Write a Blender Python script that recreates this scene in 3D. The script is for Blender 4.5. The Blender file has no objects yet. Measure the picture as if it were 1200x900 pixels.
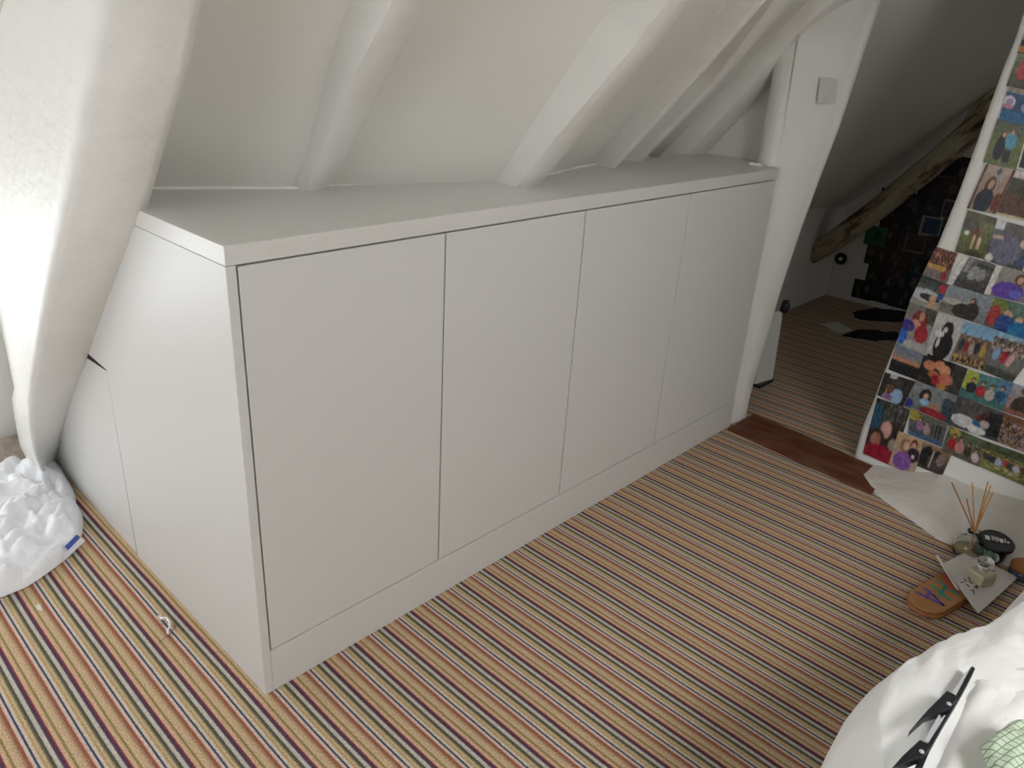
import bpy, math, random
import numpy as np
from mathutils import Vector, Euler, noise
random.seed(7)
SC = bpy.context.scene
COL = SC.collection
# ------------------------------------------------------------------ camera
CAM = Vector((-0.5618, -1.1526, 1.2660)); EUL = Euler((1.15675, -0.05785, -0.80483)); FPX = 899.23
cd = bpy.data.cameras.new('camera'); cd.sensor_width = 36; cd.lens = FPX*36/1200; cd.clip_start = .02
cam = bpy.data.objects.new('camera', cd); COL.objects.link(cam); cam.location = CAM; cam.rotation_euler = EUL
SC.camera = cam
# ------------------------------------------------------------------ sky, daylight through the windows, added fill lamps, exposure
W = bpy.data.worlds.new('sky'); SC.world = W; W.use_nodes = True
W.node_tree.nodes['Background'].inputs[0].default_value = (.80, .90, 1.0, 1)
W.node_tree.nodes['Background'].inputs[1].default_value = 3.0
def daylight_or_fill(name, loc, rot, sx, sy, power, color=(1, .985, .97)):
    l = bpy.data.lights.new(name, 'AREA'); l.shape = 'RECTANGLE'; l.size = sx; l.size_y = sy
    l.energy = power; l.color = color
    o = bpy.data.objects.new(name, l); COL.objects.link(o); o.location = loc; o.rotation_euler = rot
    return o
# dormer window (faces -Y into the room), gable window (faces +X), then added fill lamps above the bed and in the far room
daylight_or_fill('daylight_dormer', (-.76, 1.50, .60), (math.radians(-90), 0, 0), 1.10, .50, 9)
daylight_or_fill('daylight_gable', (-1.70, -.15, 1.15), (0, math.radians(-90), 0), .88, 1.4, 9.5)
daylight_or_fill('fill_roof', (-.05, -2.42, 2.22), (Vector((.45, -1.15, .4))-Vector((-.05, -2.42, 2.22))).to_track_quat('-Z', 'Y').to_euler(), 1.0, .8, 62)  # added fill for bed and doors, set outside an invented roof window
daylight_or_fill('fill_far', (3.12, -2.40, 2.0), (Vector((3.2, -.9, .6))-Vector((3.12, -2.40, 2.0))).to_track_quat('-Z', 'Y').to_euler(), .5, .4, 2.2)  # added fill for the dim far room, no window known there
SC.view_settings.view_transform = 'Standard'; SC.view_settings.look = 'None'
SC.view_settings.exposure = -0.17; SC.view_settings.gamma = 1; SC.view_settings.use_curve_mapping = False

# ------------------------------------------------------------------ helpers
RM = EUL.to_matrix()
def ray(u, v): return RM @ Vector(((u-600)/FPX, -(v-450)/FPX, -1.0))
def hit(u, v, n, d):
    n = Vector(n); r = ray(u, v); return CAM + r*((d - n.dot(CAM))/n.dot(r))
def HX(u, v, x): return hit(u, v, (1, 0, 0), x)
def HY(u, v, y): return hit(u, v, (0, 1, 0), y)
def HZ(u, v, z=0): return hit(u, v, (0, 0, 1), z)
def HC(u, v, c): return hit(u, v, (0, 1, 1), c)
def lerp(a, b, t): return a + (b-a)*t
def s2l(c): return tuple((x/12.92 if x <= .04045 else ((x+.055)/1.055)**2.4) for x in c)
def rgb(r, g, b): return s2l((r/255, g/255, b/255))

def tag(o, label=None, cat=None, group=None, kind=None):
    if label: o['label'] = label
    if cat: o['category'] = cat
    if group: o['group'] = group
    if kind: o['kind'] = kind
    return o
def empty(name, loc, label, cat, group=None):
    o = bpy.data.objects.new(name, None); o.empty_display_size = .05; COL.objects.link(o); o.location = loc
    return tag(o, label, cat, group)
def obj(name, verts, faces, mat, parent=None, smooth=False, base=None, bevel=0, seg=2, sub=0):
    """verts in world coordinates; origin goes to the parent's origin or to base"""
    off = parent_world(parent) if parent else Vector(base if base is not None else (0, 0, 0))
    me = bpy.data.meshes.new(name)
    me.from_pydata([tuple(Vector(v)-off) for v in verts], [], [tuple(f) for f in faces])
    me.validate(); me.update()
    import bmesh
    bm = bmesh.new(); bm.from_mesh(me); bmesh.ops.recalc_face_normals(bm, faces=bm.faces)
    bm.to_mesh(me); bm.free()
    if mat: me.materials.append(mat)
    if smooth:
        for p in me.polygons: p.use_smooth = True
    o = bpy.data.objects.new(name, me); COL.objects.link(o)
    if parent: o.parent = parent
    else: o.location = off
    if bevel:
        b = o.modifiers.new('bevel', 'BEVEL'); b.width = bevel; b.segments = seg; b.limit_method = 'ANGLE'; b.angle_limit = .6
        for p in me.polygons: p.use_smooth = True
        w = o.modifiers.new('wn', 'WEIGHTED_NORMAL'); w.keep_sharp = True
    if sub:
        s = o.modifiers.new('sub', 'SUBSURF'); s.levels = sub; s.render_levels = sub
    return o
def parent_world(p):
    v = Vector((0, 0, 0))
    while p: v += p.location; p = p.parent
    return v
class MB:
    def __init__(s): s.v = []; s.f = []
    def add(s, v, f):
        k = len(s.v); s.v += [Vector(a) for a in v]; s.f += [tuple(i+k for i in q) for q in f]; return s
    def box(s, a, b):
        (x0, y0, z0), (x1, y1, z1) = a, b
        return s.add([(x0,y0,z0),(x1,y0,z0),(x1,y1,z0),(x0,y1,z0),(x0,y0,z1),(x1,y0,z1),(x1,y1,z1),(x0,y1,z1)],
                     [(0,3,2,1),(4,5,6,7),(0,1,5,4),(1,2,6,5),(2,3,7,6),(3,0,4,7)])
    def prism(s, poly, vec):
        n = len(poly); vec = Vector(vec); p = [Vector(q) for q in poly]
        return s.add(p+[q+vec for q in p], [tuple(range(n))[::-1], tuple(range(n, 2*n))]+[(i,(i+1)%n,n+(i+1)%n,n+i) for i in range(n)])
    def tube(s, pts, r, n=8, cap=True):
        pts = [Vector(p) for p in pts]; m = len(pts); rr = r if isinstance(r, (list, tuple)) else [r]*m
        V = []; F = []
        up = None
        for i, p in enumerate(pts):
            d = (pts[min(i+1, m-1)]-pts[max(i-1, 0)]).normalized()
            a = d.orthogonal().normalized() if up is None else (up - d*up.dot(d)).normalized()
            up = a; b = d.cross(a)
            for k in range(n):
                t = 2*math.pi*k/n; V.append(p+(a*math.cos(t)+b*math.sin(t))*rr[i])
        for i in range(m-1):
            for k in range(n): F.append((i*n+k, i*n+(k+1)%n, (i+1)*n+(k+1)%n, (i+1)*n+k))
        if cap: F += [tuple(range(n))[::-1], tuple(range((m-1)*n, m*n))]
        return s.add(V, F)
    def lathe(s, prof, c=(0,0,0), n=28, mat=None):
        V = []; F = []; m = len(prof); c = Vector(c)
        for r, z in prof:
            for k in range(n):
                t = 2*math.pi*k/n; q = Vector((r*math.cos(t), r*math.sin(t), z)); V.append(c+(mat @ q if mat else q))
        for i in range(m-1):
            for k in range(n): F.append((i*n+k, i*n+(k+1)%n, (i+1)*n+(k+1)%n, (i+1)*n+k))
        F += [tuple(range(n))[::-1], tuple(range((m-1)*n, m*n))]
        return s.add(V, F)
    def grid(s, P):           # P[i][j] points
        n = len(P); m = len(P[0])
        return s.add([p for r in P for p in r], [(i*m+j, i*m+j+1, (i+1)*m+j+1, (i+1)*m+j) for i in range(n-1) for j in range(m-1)])
    def out(s, name, mat, parent=None, **k): return obj(name, s.v, s.f, mat, parent, **k)
def struct(name, mb, mat, label=None, **k):
    o = mb.out(name, mat, **k); o['kind'] = 'structure'
    if label: o['label'] = label
    return o
def nz(p, s=1.0, o=0.0): return noise.noise(Vector(p)*s + Vector((o, o*1.7, -o)))
def interp(tab, x):
    if x <= tab[0][0]: return tab[0][1]
    for (a, p), (b, q) in zip(tab, tab[1:]):
        if x <= b: return p + (q-p)*(x-a)/(b-a)
    return tab[-1][1]

# ------------------------------------------------------------------ materials
def mat(name, col=(.8,.8,.8), rough=.5, spec=.5, metal=0, bump=0, bscale=60, bdist=.002, mottle=0, mscale=6, trans=0, ior=1.45, sheen=0, stretch=None):
    m = bpy.data.materials.new(name); m.use_nodes = True; N = m.node_tree.nodes; L = m.node_tree.links
    b = N['Principled BSDF']; b.inputs['Base Color'].default_value = (*col, 1); b.inputs['Roughness'].default_value = rough
    b.inputs['Specular IOR Level'].default_value = spec; b.inputs['Metallic'].default_value = metal
    b.inputs['Transmission Weight'].default_value = trans; b.inputs['IOR'].default_value = ior
    if sheen: b.inputs['Sheen Weight'].default_value = sheen
    if mottle or bump:
        tc = N.new('ShaderNodeTexCoord'); mp = N.new('ShaderNodeMapping'); L.new(tc.outputs['Object'], mp.inputs[0])
        if stretch: mp.inputs['Scale'].default_value = stretch
    if mottle:
        n = N.new('ShaderNodeTexNoise'); n.inputs['Scale'].default_value = mscale; n.inputs['Detail'].default_value = 6; L.new(mp.outputs[0], n.inputs[0])
        mx = N.new('ShaderNodeMix'); mx.data_type = 'RGBA'
        mx.inputs[6].default_value = (*[c*(1-mottle) for c in col], 1); mx.inputs[7].default_value = (*[min(1, c*(1+mottle)) for c in col], 1)
        L.new(n.outputs[0], mx.inputs[0]); L.new(mx.outputs[2], b.inputs['Base Color'])
    if bump:
        n = N.new('ShaderNodeTexNoise'); n.inputs['Scale'].default_value = bscale; n.inputs['Detail'].default_value = 5; L.new(mp.outputs[0], n.inputs[0])
        bu = N.new('ShaderNodeBump'); bu.inputs['Strength'].default_value = bump; bu.inputs['Distance'].default_value = bdist
        L.new(n.outputs[0], bu.inputs['Height']); L.new(bu.outputs[0], b.inputs['Normal'])
    return m
M_plaster = mat('white_plaster', (.80,.79,.755), .75, .3, bump=.6, bscale=9, bdist=.012, mottle=.03, mscale=4)
M_ceiling = mat('ceiling_paint', (.80,.785,.735), .8, .3, bump=.35, bscale=7, bdist=.008, mottle=.02, mscale=2)
M_beam = mat('painted_beam', (.82,.81,.775), .5, .4, bump=.7, bscale=22, bdist=.0055, stretch=(1,1,1.6), mottle=.035, mscale=14)
M_cab = mat('cupboard_paint', (.70,.695,.675), .42, .4, bump=.12, bscale=180, bdist=.0006)
M_top = mat('worktop_paint', (.70,.69,.665), .38, .45, bump=.12, bscale=150, bdist=.0006)
M_gap_shade = mat('gap_shade', (.02,.015,.012), .9)  # near-black stands in for the shade inside the cupboard gaps
M_caulk = mat('caulk', (.86,.85,.82), .6)
M_ledge = mat('ledge_plaster', (.66,.63,.575), .6, .4, bump=.9, bscale=16, bdist=.012, mottle=.14, mscale=9)
M_stone = mat('rubble_stone', (.42,.36,.30), .9, bump=1, bscale=30, bdist=.02, mottle=.35, mscale=25)
M_switch = mat('switch_plastic', (.74,.73,.69), .35)
M_duvet = mat('white_duvet', (.90,.90,.89), .85, .2, bump=.35, bscale=7, bdist=.012, stretch=(1, 4, 1), sheen=.2)
M_sheet = mat('white_sheet', (.88,.87,.85), .85, .2, bump=.35, bscale=9, bdist=.012)
M_bag = mat('white_sack', (.88,.89,.93), .42, .5, bump=.7, bscale=22, bdist=.008)
M_bagblue = mat('sack_blue_print', (.05,.11,.42), .4)
M_black = mat('black_plastic', (.012,.012,.015), .4)
M_silver = mat('silver_strip', (.50,.51,.54), .3)
M_tan = mat('tan_footbed', rgb(176,124,78), .55, bump=.3, bscale=200, bdist=.001, mottle=.08, mscale=20)
M_tanside = mat('tan_sole_edge', rgb(182,124,80), .5)
M_purple = mat('purple_print', rgb(98,82,168), .5)
M_teal = mat('teal_print', rgb(58,160,140), .5)
M_pink = mat('pink_print', rgb(216,96,84), .5)
M_card = mat('white_card', rgb(214,210,204), .7, bump=.2, bscale=40, bdist=.001)
M_ink = mat('ink', (.03,.03,.035), .7)
M_reed = mat('reed', rgb(196,140,72), .7, bump=.4, bscale=300, bdist=.0005, mottle=.2, mscale=80)
M_reedd = mat('reed_dark', rgb(156,98,56), .7, mottle=.2, mscale=80)
M_glass = mat('clear_glass', (.95,.96,.95), .04, trans=1)
M_green = mat('green_glass', (.42,.66,.52), .05, trans=.85)
M_frost = mat('yellowish_glass', (.80,.74,.52), .25, trans=.35)
M_liquid = mat('amber_oil', (.80,.62,.28), .1, trans=.5)
M_lid = mat('brown_lid', rgb(156,96,44), .35)
M_label = mat('label_paper', (.80,.80,.76), .6)
M_lgreen = mat('label_green', rgb(130,170,60), .6)
M_cloth = mat('black_cloth', (.008,.008,.012), .9, bump=.8, bscale=30, bdist=.01)
M_paper = mat('paper', (.60,.57,.50), .8)
M_foil = mat('foil_scrap', (.80,.76,.80), .3, metal=.4)
M_brownbit = mat('brown_fibre', (.22,.15,.10), .9)

def mat_attr(name, rough=.35, spec=.4):
    m = bpy.data.materials.new(name); m.use_nodes = True; N = m.node_tree.nodes; L = m.node_tree.links
    a = N.new('ShaderNodeAttribute'); a.attribute_name = 'print'; b = N['Principled BSDF']
    L.new(a.outputs[0], b.inputs['Base Color']); b.inputs['Roughness'].default_value = rough; b.inputs['Specular IOR Level'].default_value = spec
    return m
M_photo = mat_attr('photo_print')

def carpet():
    m = bpy.data.materials.new('striped_carpet'); m.use_nodes = True; N = m.node_tree.nodes; L = m.node_tree.links
    b = N['Principled BSDF']; b.inputs['Roughness'].default_value = .95; b.inputs['Specular IOR Level'].default_value = .1
    def nd(t, **k):
        n = N.new(t)
        for a, v in k.items(): setattr(n, a, v)
        return n
    def math_(op, a, c=None):
        n = nd('ShaderNodeMath', operation=op)
        for i, q in enumerate((a, c)):
            if q is None: continue
            if isinstance(q, (int, float)): n.inputs[i].default_value = q
            else: L.new(q, n.inputs[i])
        return n.outputs[0]
    g = nd('ShaderNodeNewGeometry'); sp = nd('ShaderNodeSeparateXYZ'); L.new(g.outputs['Position'], sp.inputs[0])
    wob = nd('ShaderNodeTexNoise'); wob.inputs['Scale'].default_value = 2.2; wob.inputs['Detail'].default_value = 1; L.new(g.outputs['Position'], wob.inputs[0])
    x = math_('ADD', sp.outputs[0], math_('MULTIPLY', math_('SUBTRACT', wob.outputs[0], .5), .007))
    # fibre jitter, long across the stripe
    mp = nd('ShaderNodeMapping'); mp.inputs['Scale'].default_value = (90, 420, 1); L.new(g.outputs['Position'], mp.inputs[0])
    fib = nd('ShaderNodeTexNoise'); fib.inputs['Scale'].default_value = 1; fib.inputs['Detail'].default_value = 3; L.new(mp.outputs[0], fib.inputs[0])
    x = math_('ADD', x, math_('MULTIPLY', math_('SUBTRACT', fib.outputs[0], .5), .0036))
    t = math_('FRACT', math_('DIVIDE', math_('ADD', x, .387+.082*40), .0820))
    r = nd('ShaderNodeValToRGB'); L.new(t, r.inputs[0]); cr = r.color_ramp; cr.interpolation = 'LINEAR'
    st = [(0.0,(48,58,92)),(.022,(48,58,92)),(.04,(204,194,180)),(.088,(202,190,168)),(.105,(180,146,106)),(.145,(184,154,110)),(.165,(196,180,146)),(.20,(168,150,106)),
          (.23,(88,86,70)),(.285,(62,62,58)),(.305,(184,180,168)),(.375,(192,186,176)),(.395,(80,68,90)),(.44,(58,44,66)),(.462,(112,46,62)),(.488,(126,52,66)),
          (.51,(204,170,142)),(.58,(196,164,130)),(.60,(134,114,66)),(.632,(142,122,76)),(.655,(198,174,142)),(.76,(192,164,130)),(.81,(168,132,100)),(.85,(138,96,74)),
          (.875,(146,76,64)),(.900,(152,82,70)),(.925,(204,178,162)),(.972,(206,190,178)),(.99,(48,58,92))]
    while len(cr.elements) < len(st): cr.elements.new(.5)
    for e, (p, c) in zip(cr.elements, st): e.position = p; e.color = (*rgb(*[.88*q + .12*m_ for q, m_ in zip(c, (150, 134, 116))]), 1)
    # tufts
    mp2 = nd('ShaderNodeMapping'); mp2.inputs['Scale'].default_value = (230, 330, 1); L.new(g.outputs['Position'], mp2.inputs[0])
    vo = nd('ShaderNodeTexVoronoi'); vo.inputs['Scale'].default_value = 1; L.new(mp2.outputs[0], vo.inputs[0])
    n2 = nd('ShaderNodeTexNoise'); n2.inputs['Scale'].default_value = 260; n2.inputs['Detail'].default_value = 2; L.new(g.outputs['Position'], n2.inputs[0])
    fac = math_('ADD', math_('MULTIPLY', n2.outputs[0], 1.3), .62)
    mx = nd('ShaderNodeMix', data_type='RGBA', blend_type='MULTIPLY'); mx.inputs[0].default_value = 1
    L.new(r.outputs[0], mx.inputs[6]); L.new(fac, mx.inputs[7]); L.new(mx.outputs[2], b.inputs['Base Color'])
    bu = nd('ShaderNodeBump'); bu.inputs['Strength'].default_value = .9; bu.inputs['Distance'].default_value = .004
    L.new(math_('SUBTRACT', 1.0, vo.outputs[0]), bu.inputs['Height']); L.new(bu.outputs[0], b.inputs['Normal'])
    return m
M_carpet = carpet()

def wood_beam():
    m = bpy.data.materials.new('worn_limewashed_timber'); m.use_nodes = True; N = m.node_tree.nodes; L = m.node_tree.links; b = N['Principled BSDF']
    tc = N.new('ShaderNodeTexCoord'); mp = N.new('ShaderNodeMapping'); mp.inputs['Scale'].default_value = (9, 3, 13)
    m0 = N.new('ShaderNodeMapping'); m0.inputs['Rotation'].default_value = (math.radians(48.7), 0, 0); L.new(tc.outputs['Object'], m0.inputs[0]); L.new(m0.outputs[0], mp.inputs[0])
    n = N.new('ShaderNodeTexNoise'); n.inputs['Scale'].default_value = 1; n.inputs['Detail'].default_value = 8; n.inputs['Roughness'].default_value = .7; L.new(mp.outputs[0], n.inputs[0])
    r = N.new('ShaderNodeValToRGB'); L.new(n.outputs[0], r.inputs[0]); e = r.color_ramp.elements
    e[0].position = .36; e[0].color = (*rgb(58,44,32), 1); e[1].position = .49; e[1].color = (*rgb(172,164,140), 1)
    k = r.color_ramp.elements.new(.42); k.color = (*rgb(120,98,70), 1)
    L.new(r.outputs[0], b.inputs['Base Color']); b.inputs['Roughness'].default_value = .85
    bu = N.new('ShaderNodeBump'); bu.inputs['Distance'].default_value = .01; bu.inputs['Strength'].default_value = .8; L.new(n.outputs[0], bu.inputs['Height']); L.new(bu.outputs[0], b.inputs['Normal'])
    return m
M_wood = wood_beam()
def threshold_mat():
    m = mat('threshold_wood', rgb(84,52,30), .55)
    N = m.node_tree.nodes; L = m.node_tree.links; b = N['Principled BSDF']
    tc = N.new('ShaderNodeTexCoord'); mp = N.new('ShaderNodeMapping'); mp.inputs['Scale'].default_value = (18, 5, 5); L.new(tc.outputs['Object'], mp.inputs[0])
    n = N.new('ShaderNodeTexNoise'); n.inputs['Scale'].default_value = 1.4; n.inputs['Detail'].default_value = 6; L.new(mp.outputs[0], n.inputs[0])
    r = N.new('ShaderNodeValToRGB'); L.new(n.outputs[0], r.inputs[0]); e = r.color_ramp.elements
    e[0].position = .40; e[0].color = (*rgb(92,38,16), 1); e[1].position = .68; e[1].color = (*rgb(112,80,54), 1)
    L.new(r.outputs[0], b.inputs['Base Color']); return m
M_thresh = threshold_mat()
def gingham():
    m = mat('green_gingham', (.7,.76,.66), .9); N = m.node_tree.nodes; L = m.node_tree.links; b = N['Principled BSDF']
    tc = N.new('ShaderNodeTexCoord'); sp = N.new('ShaderNodeSeparateXYZ'); mp = N.new('ShaderNodeMapping'); mp.inputs['Rotation'].default_value = (0, 0, .35); L.new(tc.outputs['Object'], mp.inputs[0]); L.new(mp.outputs[0], sp.inputs[0])
    o = []
    for i in (0, 1):
        a = N.new('ShaderNodeMath'); a.operation = 'MULTIPLY'; a.inputs[1].default_value = 1/.0085; L.new(sp.outputs[i], a.inputs[0])
        f = N.new('ShaderNodeMath'); f.operation = 'FRACT'; L.new(a.outputs[0], f.inputs[0])
        g = N.new('ShaderNodeMath'); g.operation = 'LESS_THAN'; g.inputs[1].default_value = .16; L.new(f.outputs[0], g.inputs[0]); o.append(g)
    s = N.new('ShaderNodeMath'); s.operation = 'MAXIMUM'; L.new(o[0].outputs[0], s.inputs[0]); L.new(o[1].outputs[0], s.inputs[1])
    mx = N.new('ShaderNodeMix'); mx.data_type = 'RGBA'; mx.inputs[6].default_value = (*rgb(206,220,196), 1); mx.inputs[7].default_value = (*rgb(132,152,128), 1)
    L.new(s.outputs[0], mx.inputs[0]); L.new(mx.outputs[2], b.inputs['Base Color']); return m
M_ging = gingham()
def pane_mat():
    m = bpy.data.materials.new('window_pane'); m.use_nodes = True; N = m.node_tree.nodes; L = m.node_tree.links; N.clear()
    t = N.new('ShaderNodeBsdfTransparent'); g = N.new('ShaderNodeBsdfGlossy'); g.inputs[1].default_value = .02; x = N.new('ShaderNodeMixShader'); x.inputs[0].default_value = .06
    o = N.new('ShaderNodeOutputMaterial'); L.new(t.outputs[0], x.inputs[1]); L.new(g.outputs[0], x.inputs[2]); L.new(x.outputs[0], o.inputs[0]); return m
M_pane = pane_mat()

# ------------------------------------------------------------------ setting: floor, walls, ceilings
XP = 2.05                                     # the partition's room-side plane
fl = MB().box((-1.75, -2.7, -.08), (4.3, 1.6, 0)); struct('floor', fl, M_carpet, 'multicoloured narrow-striped woven carpet')

def wall_holed(name, axis, pos, thick, a0, a1, z0, z1, hole, label):
    """wall in plane axis=pos with one rectangular hole (b0,b1,c0,c1)"""
    mb = MB(); b0, b1, c0, c1 = hole
    for (p, q, r, s) in ((a0, b0, z0, z1), (b1, a1, z0, z1), (b0, b1, z0, c0), (b0, b1, c1, z1)):
        if q-p < 1e-4 or s-r < 1e-4: continue
        if axis == 'x': mb.box((pos, p, r), (pos+thick, q, s))
        else: mb.box((p, pos, r), (q, pos+thick, s))
    return struct(name, mb, M_plaster, label)
def window(name, axis, pos, b0, b1, c0, c1, label):
    root = bpy.data.objects.new(name, None); COL.objects.link(root); root['kind'] = 'structure'; root['label'] = label
    root.location = (pos, (b0+b1)/2, c0) if axis == 'x' else ((b0+b1)/2, pos, c0)
    def bx(p, q, r, s, d0, d1):
        return ((pos+d0, p, r), (pos+d1, q, s)) if axis == 'x' else ((p, pos+d0, r), (q, pos+d1, s))
    f = MB(); w = .045
    mid = (b0+b1)/2
    for r in ((b0, b0+w, c0, c1), (b1-w, b1, c0, c1), (b0+w, b1-w, c0, c0+w), (b0+w, b1-w, c1-w, c1), (mid-.02, mid+.02, c0+w, c1-w)):
        f.box(*bx(*r, -.025, .025))
    f.out('window_frame', M_beam, root)
    MB().box(*bx(b0+w, mid-.02, c0+w, c1-w, -.002, .002)).out('pane', M_pane, root)
    MB().box(*bx(mid+.02, b1-w, c0+w, c1-w, -.002, .002)).out('pane', M_pane, root)
wall_holed('wall_dormer', 'y', 1.43, .12, -1.6, .3, 0, 1.0, (-1.32, -.20, .34, .86), 'low white plastered wall below the dormer window')
window('window_1', 'y', 1.47, -1.32, -.20, .34, .86, 'low dormer window')
def added_roof_window():  # invented opening, added to let the fill lamp reach bed and doors
    root = bpy.data.objects.new('added_window', None); COL.objects.link(root); root['kind'] = 'structure'; root['label'] = 'added roof window above the bed for fill light'
    root.location = (.05, -2.24, 1.79)
    q = lambda x, t, h: Vector((x-.40, lerp(-1.92, -2.56, t), 2.12+(lerp(-1.92, -2.56, t)+1.9)*.96)) + Vector((0, -.69, .72))*h
    f = MB()
    for (a, b, c, d) in ((-.05, .0, 0, 1), (.90, .95, 0, 1), (0, .9, 0, .08), (0, .9, .92, 1)):
        f.add([q(a,c,-.01), q(b,c,-.01), q(b,d,-.01), q(a,d,-.01), q(a,c,.05), q(b,c,.05), q(b,d,.05), q(a,d,.05)], [(0,3,2,1),(4,5,6,7),(0,1,5,4),(1,2,6,5),(2,3,7,6),(3,0,4,7)])
    f.out('window_frame', M_beam, root)
    MB().add([q(0,.08,.02), q(.9,.08,.02), q(.9,.92,.02), q(0,.92,.02), q(0,.08,.024), q(.9,.08,.024), q(.9,.92,.024), q(0,.92,.024)], [(0,3,2,1),(4,5,6,7),(0,1,5,4),(1,2,6,5),(2,3,7,6),(3,0,4,7)]).out('pane', M_pane, root)
added_roof_window()
wall_holed('wall_left', 'x', -1.72, .12, -2.7, 1.55, 0, 2.3, (-.85, .55, .7, 1.6), 'white gable wall')
window('window_2', 'x', -1.66, -.85, .55, .7, 1.6, 'gable window')
struct('wall_back', MB().box((-1.75, -2.7, 0), (4.3, -2.6, 2.3)), M_plaster)
struct('wall_knee', MB().box((2.07, .53, 0), (4.2, .62, .9)), M_plaster, 'low white knee wall of the far room')
struct('wall_gable', MB().box((4.05, -2.7, 0), (4.15, .62, 2.3)), M_plaster, 'far gable wall covered in photo prints')

# sloping ceiling: c = y + z of the surface, wavy along x, opening slightly with height
CX = [(-.02, 1.47), (.10, 1.462), (.361, 1.335), (.46, 1.328), (.6, 1.285), (.838, 1.195), (.95, 1.185), (1.083, 1.210), (1.30, 1.27), (1.45, 1.31), (1.70, 1.345), (1.9, 1.39), (2.07, 1.42)]
def ceil_c(x, z):
    return interp(CX, x) + .10*max(0, min(z-.95, .5))*(1 if x > .3 else .3) + .006*nz((x*3, z*3, 0))
mb = MB(); P = []
for i in range(46):
    x = lerp(-.02, 2.07, i/45); row = []
    for k in range(30):
        z = lerp(.2, 2.12, k/29); c = ceil_c(x, z); row.append((x, c-z, z))
    P.append(row)
mb.grid(P)
P = [[(x, y, 2.12) for y in (-.45, -1.2, -1.9)] for x in (-1.75, -.02, 2.07)]
for r in P: r[0] = (r[0][0], -.90, 2.12)
mb.grid([[(x, y, 2.12) for y in (-.70, -1.9)] for x in (-.02, 2.07)])
mb.grid([[(x, y, 2.12) for y in (-.65, -1.9)] for x in (-1.75, -.02)])
def opp(y): return 2.12 + (y+1.9)*.96  # strips below leave unseen holes for the two added fill lamps
for (xa, xb, ya, yb) in ((-1.75, -.45, -1.9, -2.65), (.55, 2.9, -1.9, -2.65), (3.35, 4.2, -1.9, -2.65), (2.9, 3.35, -1.9, -2.1), (2.9, 3.35, -2.5, -2.65), (-.45, .55, -1.9, -1.92), (-.45, .55, -2.56, -2.65)):
    mb.grid([[(x, ya, opp(ya)), (x, yb, opp(yb))] for x in (xa, xb)])
# dormer ceiling, falling towards the window, then roof slope above it
mb.grid([[(x, 1.5, .86), (x, -.18, 1.64), (x, -.66, 2.12)] for x in (-1.75, .02)])
struct('ceiling', mb, M_ceiling, 'white painted sloping attic ceiling', smooth=True)
# far room ceiling
def far_c(x): return interp([(2.0, 1.43), (3.2, 1.12), (4.1, 1.06)], x)
mb = MB(); P = []
for i in range(21):
    x = lerp(2.0, 4.12, i/20); row = []
    for k in range(17):
        z = lerp(.42, 2.12, k/16); row.append((x, far_c(x)-z+.012*nz((x*2, z*2, 5)), z))
    P.append(row)
mb.grid(P); mb.grid([[(x, y, 2.12) for y in (-.6, -1.9)] for x in (2.0, 4.15)])
struct('ceiling.001', mb, M_ceiling, 'sloping ceiling of the dark far room', smooth=True)

# plastered fillet following the far beam
# partition: infill behind the truss and lintel over the doorway
mb = MB()
mb.prism([(XP, .04, 0), (XP, .75, 0), (XP, .75, .62), (XP, .04, 1.36)], (.03, 0, 0))
mb.box((XP, -2.65, 1.86), (XP+.1, -.3, 2.2))
struct('wall_partition', mb, M_plaster, 'white plastered partition infill behind the truss')

# doorway left jamb: leaning plastered face
edgeR = [(1062,-80), (1035,0), (1010,74), (985,150), (962,210), (940,270), (915,345), (893,420), (880,465), (875,487)]
mb = MB(); P = []
corner = [(0.0, 1.940, .012), (.95, 1.948, .012), (1.35, 1.935, .018), (1.448, 1.93, -.05), (1.75, 1.93, -.10)]
vs_ = sorted(set([e[1] for e in edgeR] + list(range(-80, 480, 9))))
for v in vs_:
    u = interp(sorted([(b, a) for a, b in edgeR]), v)
    z = HX(u, v, 2.07).z; xr = 2.075 + .06*max(0, z)
    R = HX(u, v, xr); z = max(0, R.z)
    if v < 480: R.x += 0
    L = Vector((interp([(a, b) for a, b, c in corner], z), interp([(a, c) for a, b, c in corner], z), z))
    row = [Vector((1.975, .06, z)), Vector((1.962, L.y+.02, z)), L + Vector((.002, .004, 0)), L+Vector((.010, 0, 0))]
    R = Vector((R.x, R.y, z)); L.y = max(L.y, R.y+.004)
    for t in (.15, .3, .45, .6, .75, .88):
        q = lerp(row[3], R, t); q.y -= .010*math.sin(math.pi*t) + .003*nz((t*4, z*5, 2)); row.append(q)
    row += [R + Vector((-.012, .0, 0)), R + Vector((0, .012, 0)), Vector((R.x+.01, R.y+.05, z)), Vector((R.x, .14, z))]
    P.append(row)
mb.grid(P)
struct('wall_jamb', mb, M_plaster, 'leaning white plastered doorway jamb', smooth=True)
# caulk line between cupboard and jamb
mb = MB().tube([HX(909,197,1.935), HX(885,330,1.935), HX(854,498,1.935)], .0035, 6)
struct('trim_2', mb, M_caulk, 'white caulk line between cupboard and jamb')

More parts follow.
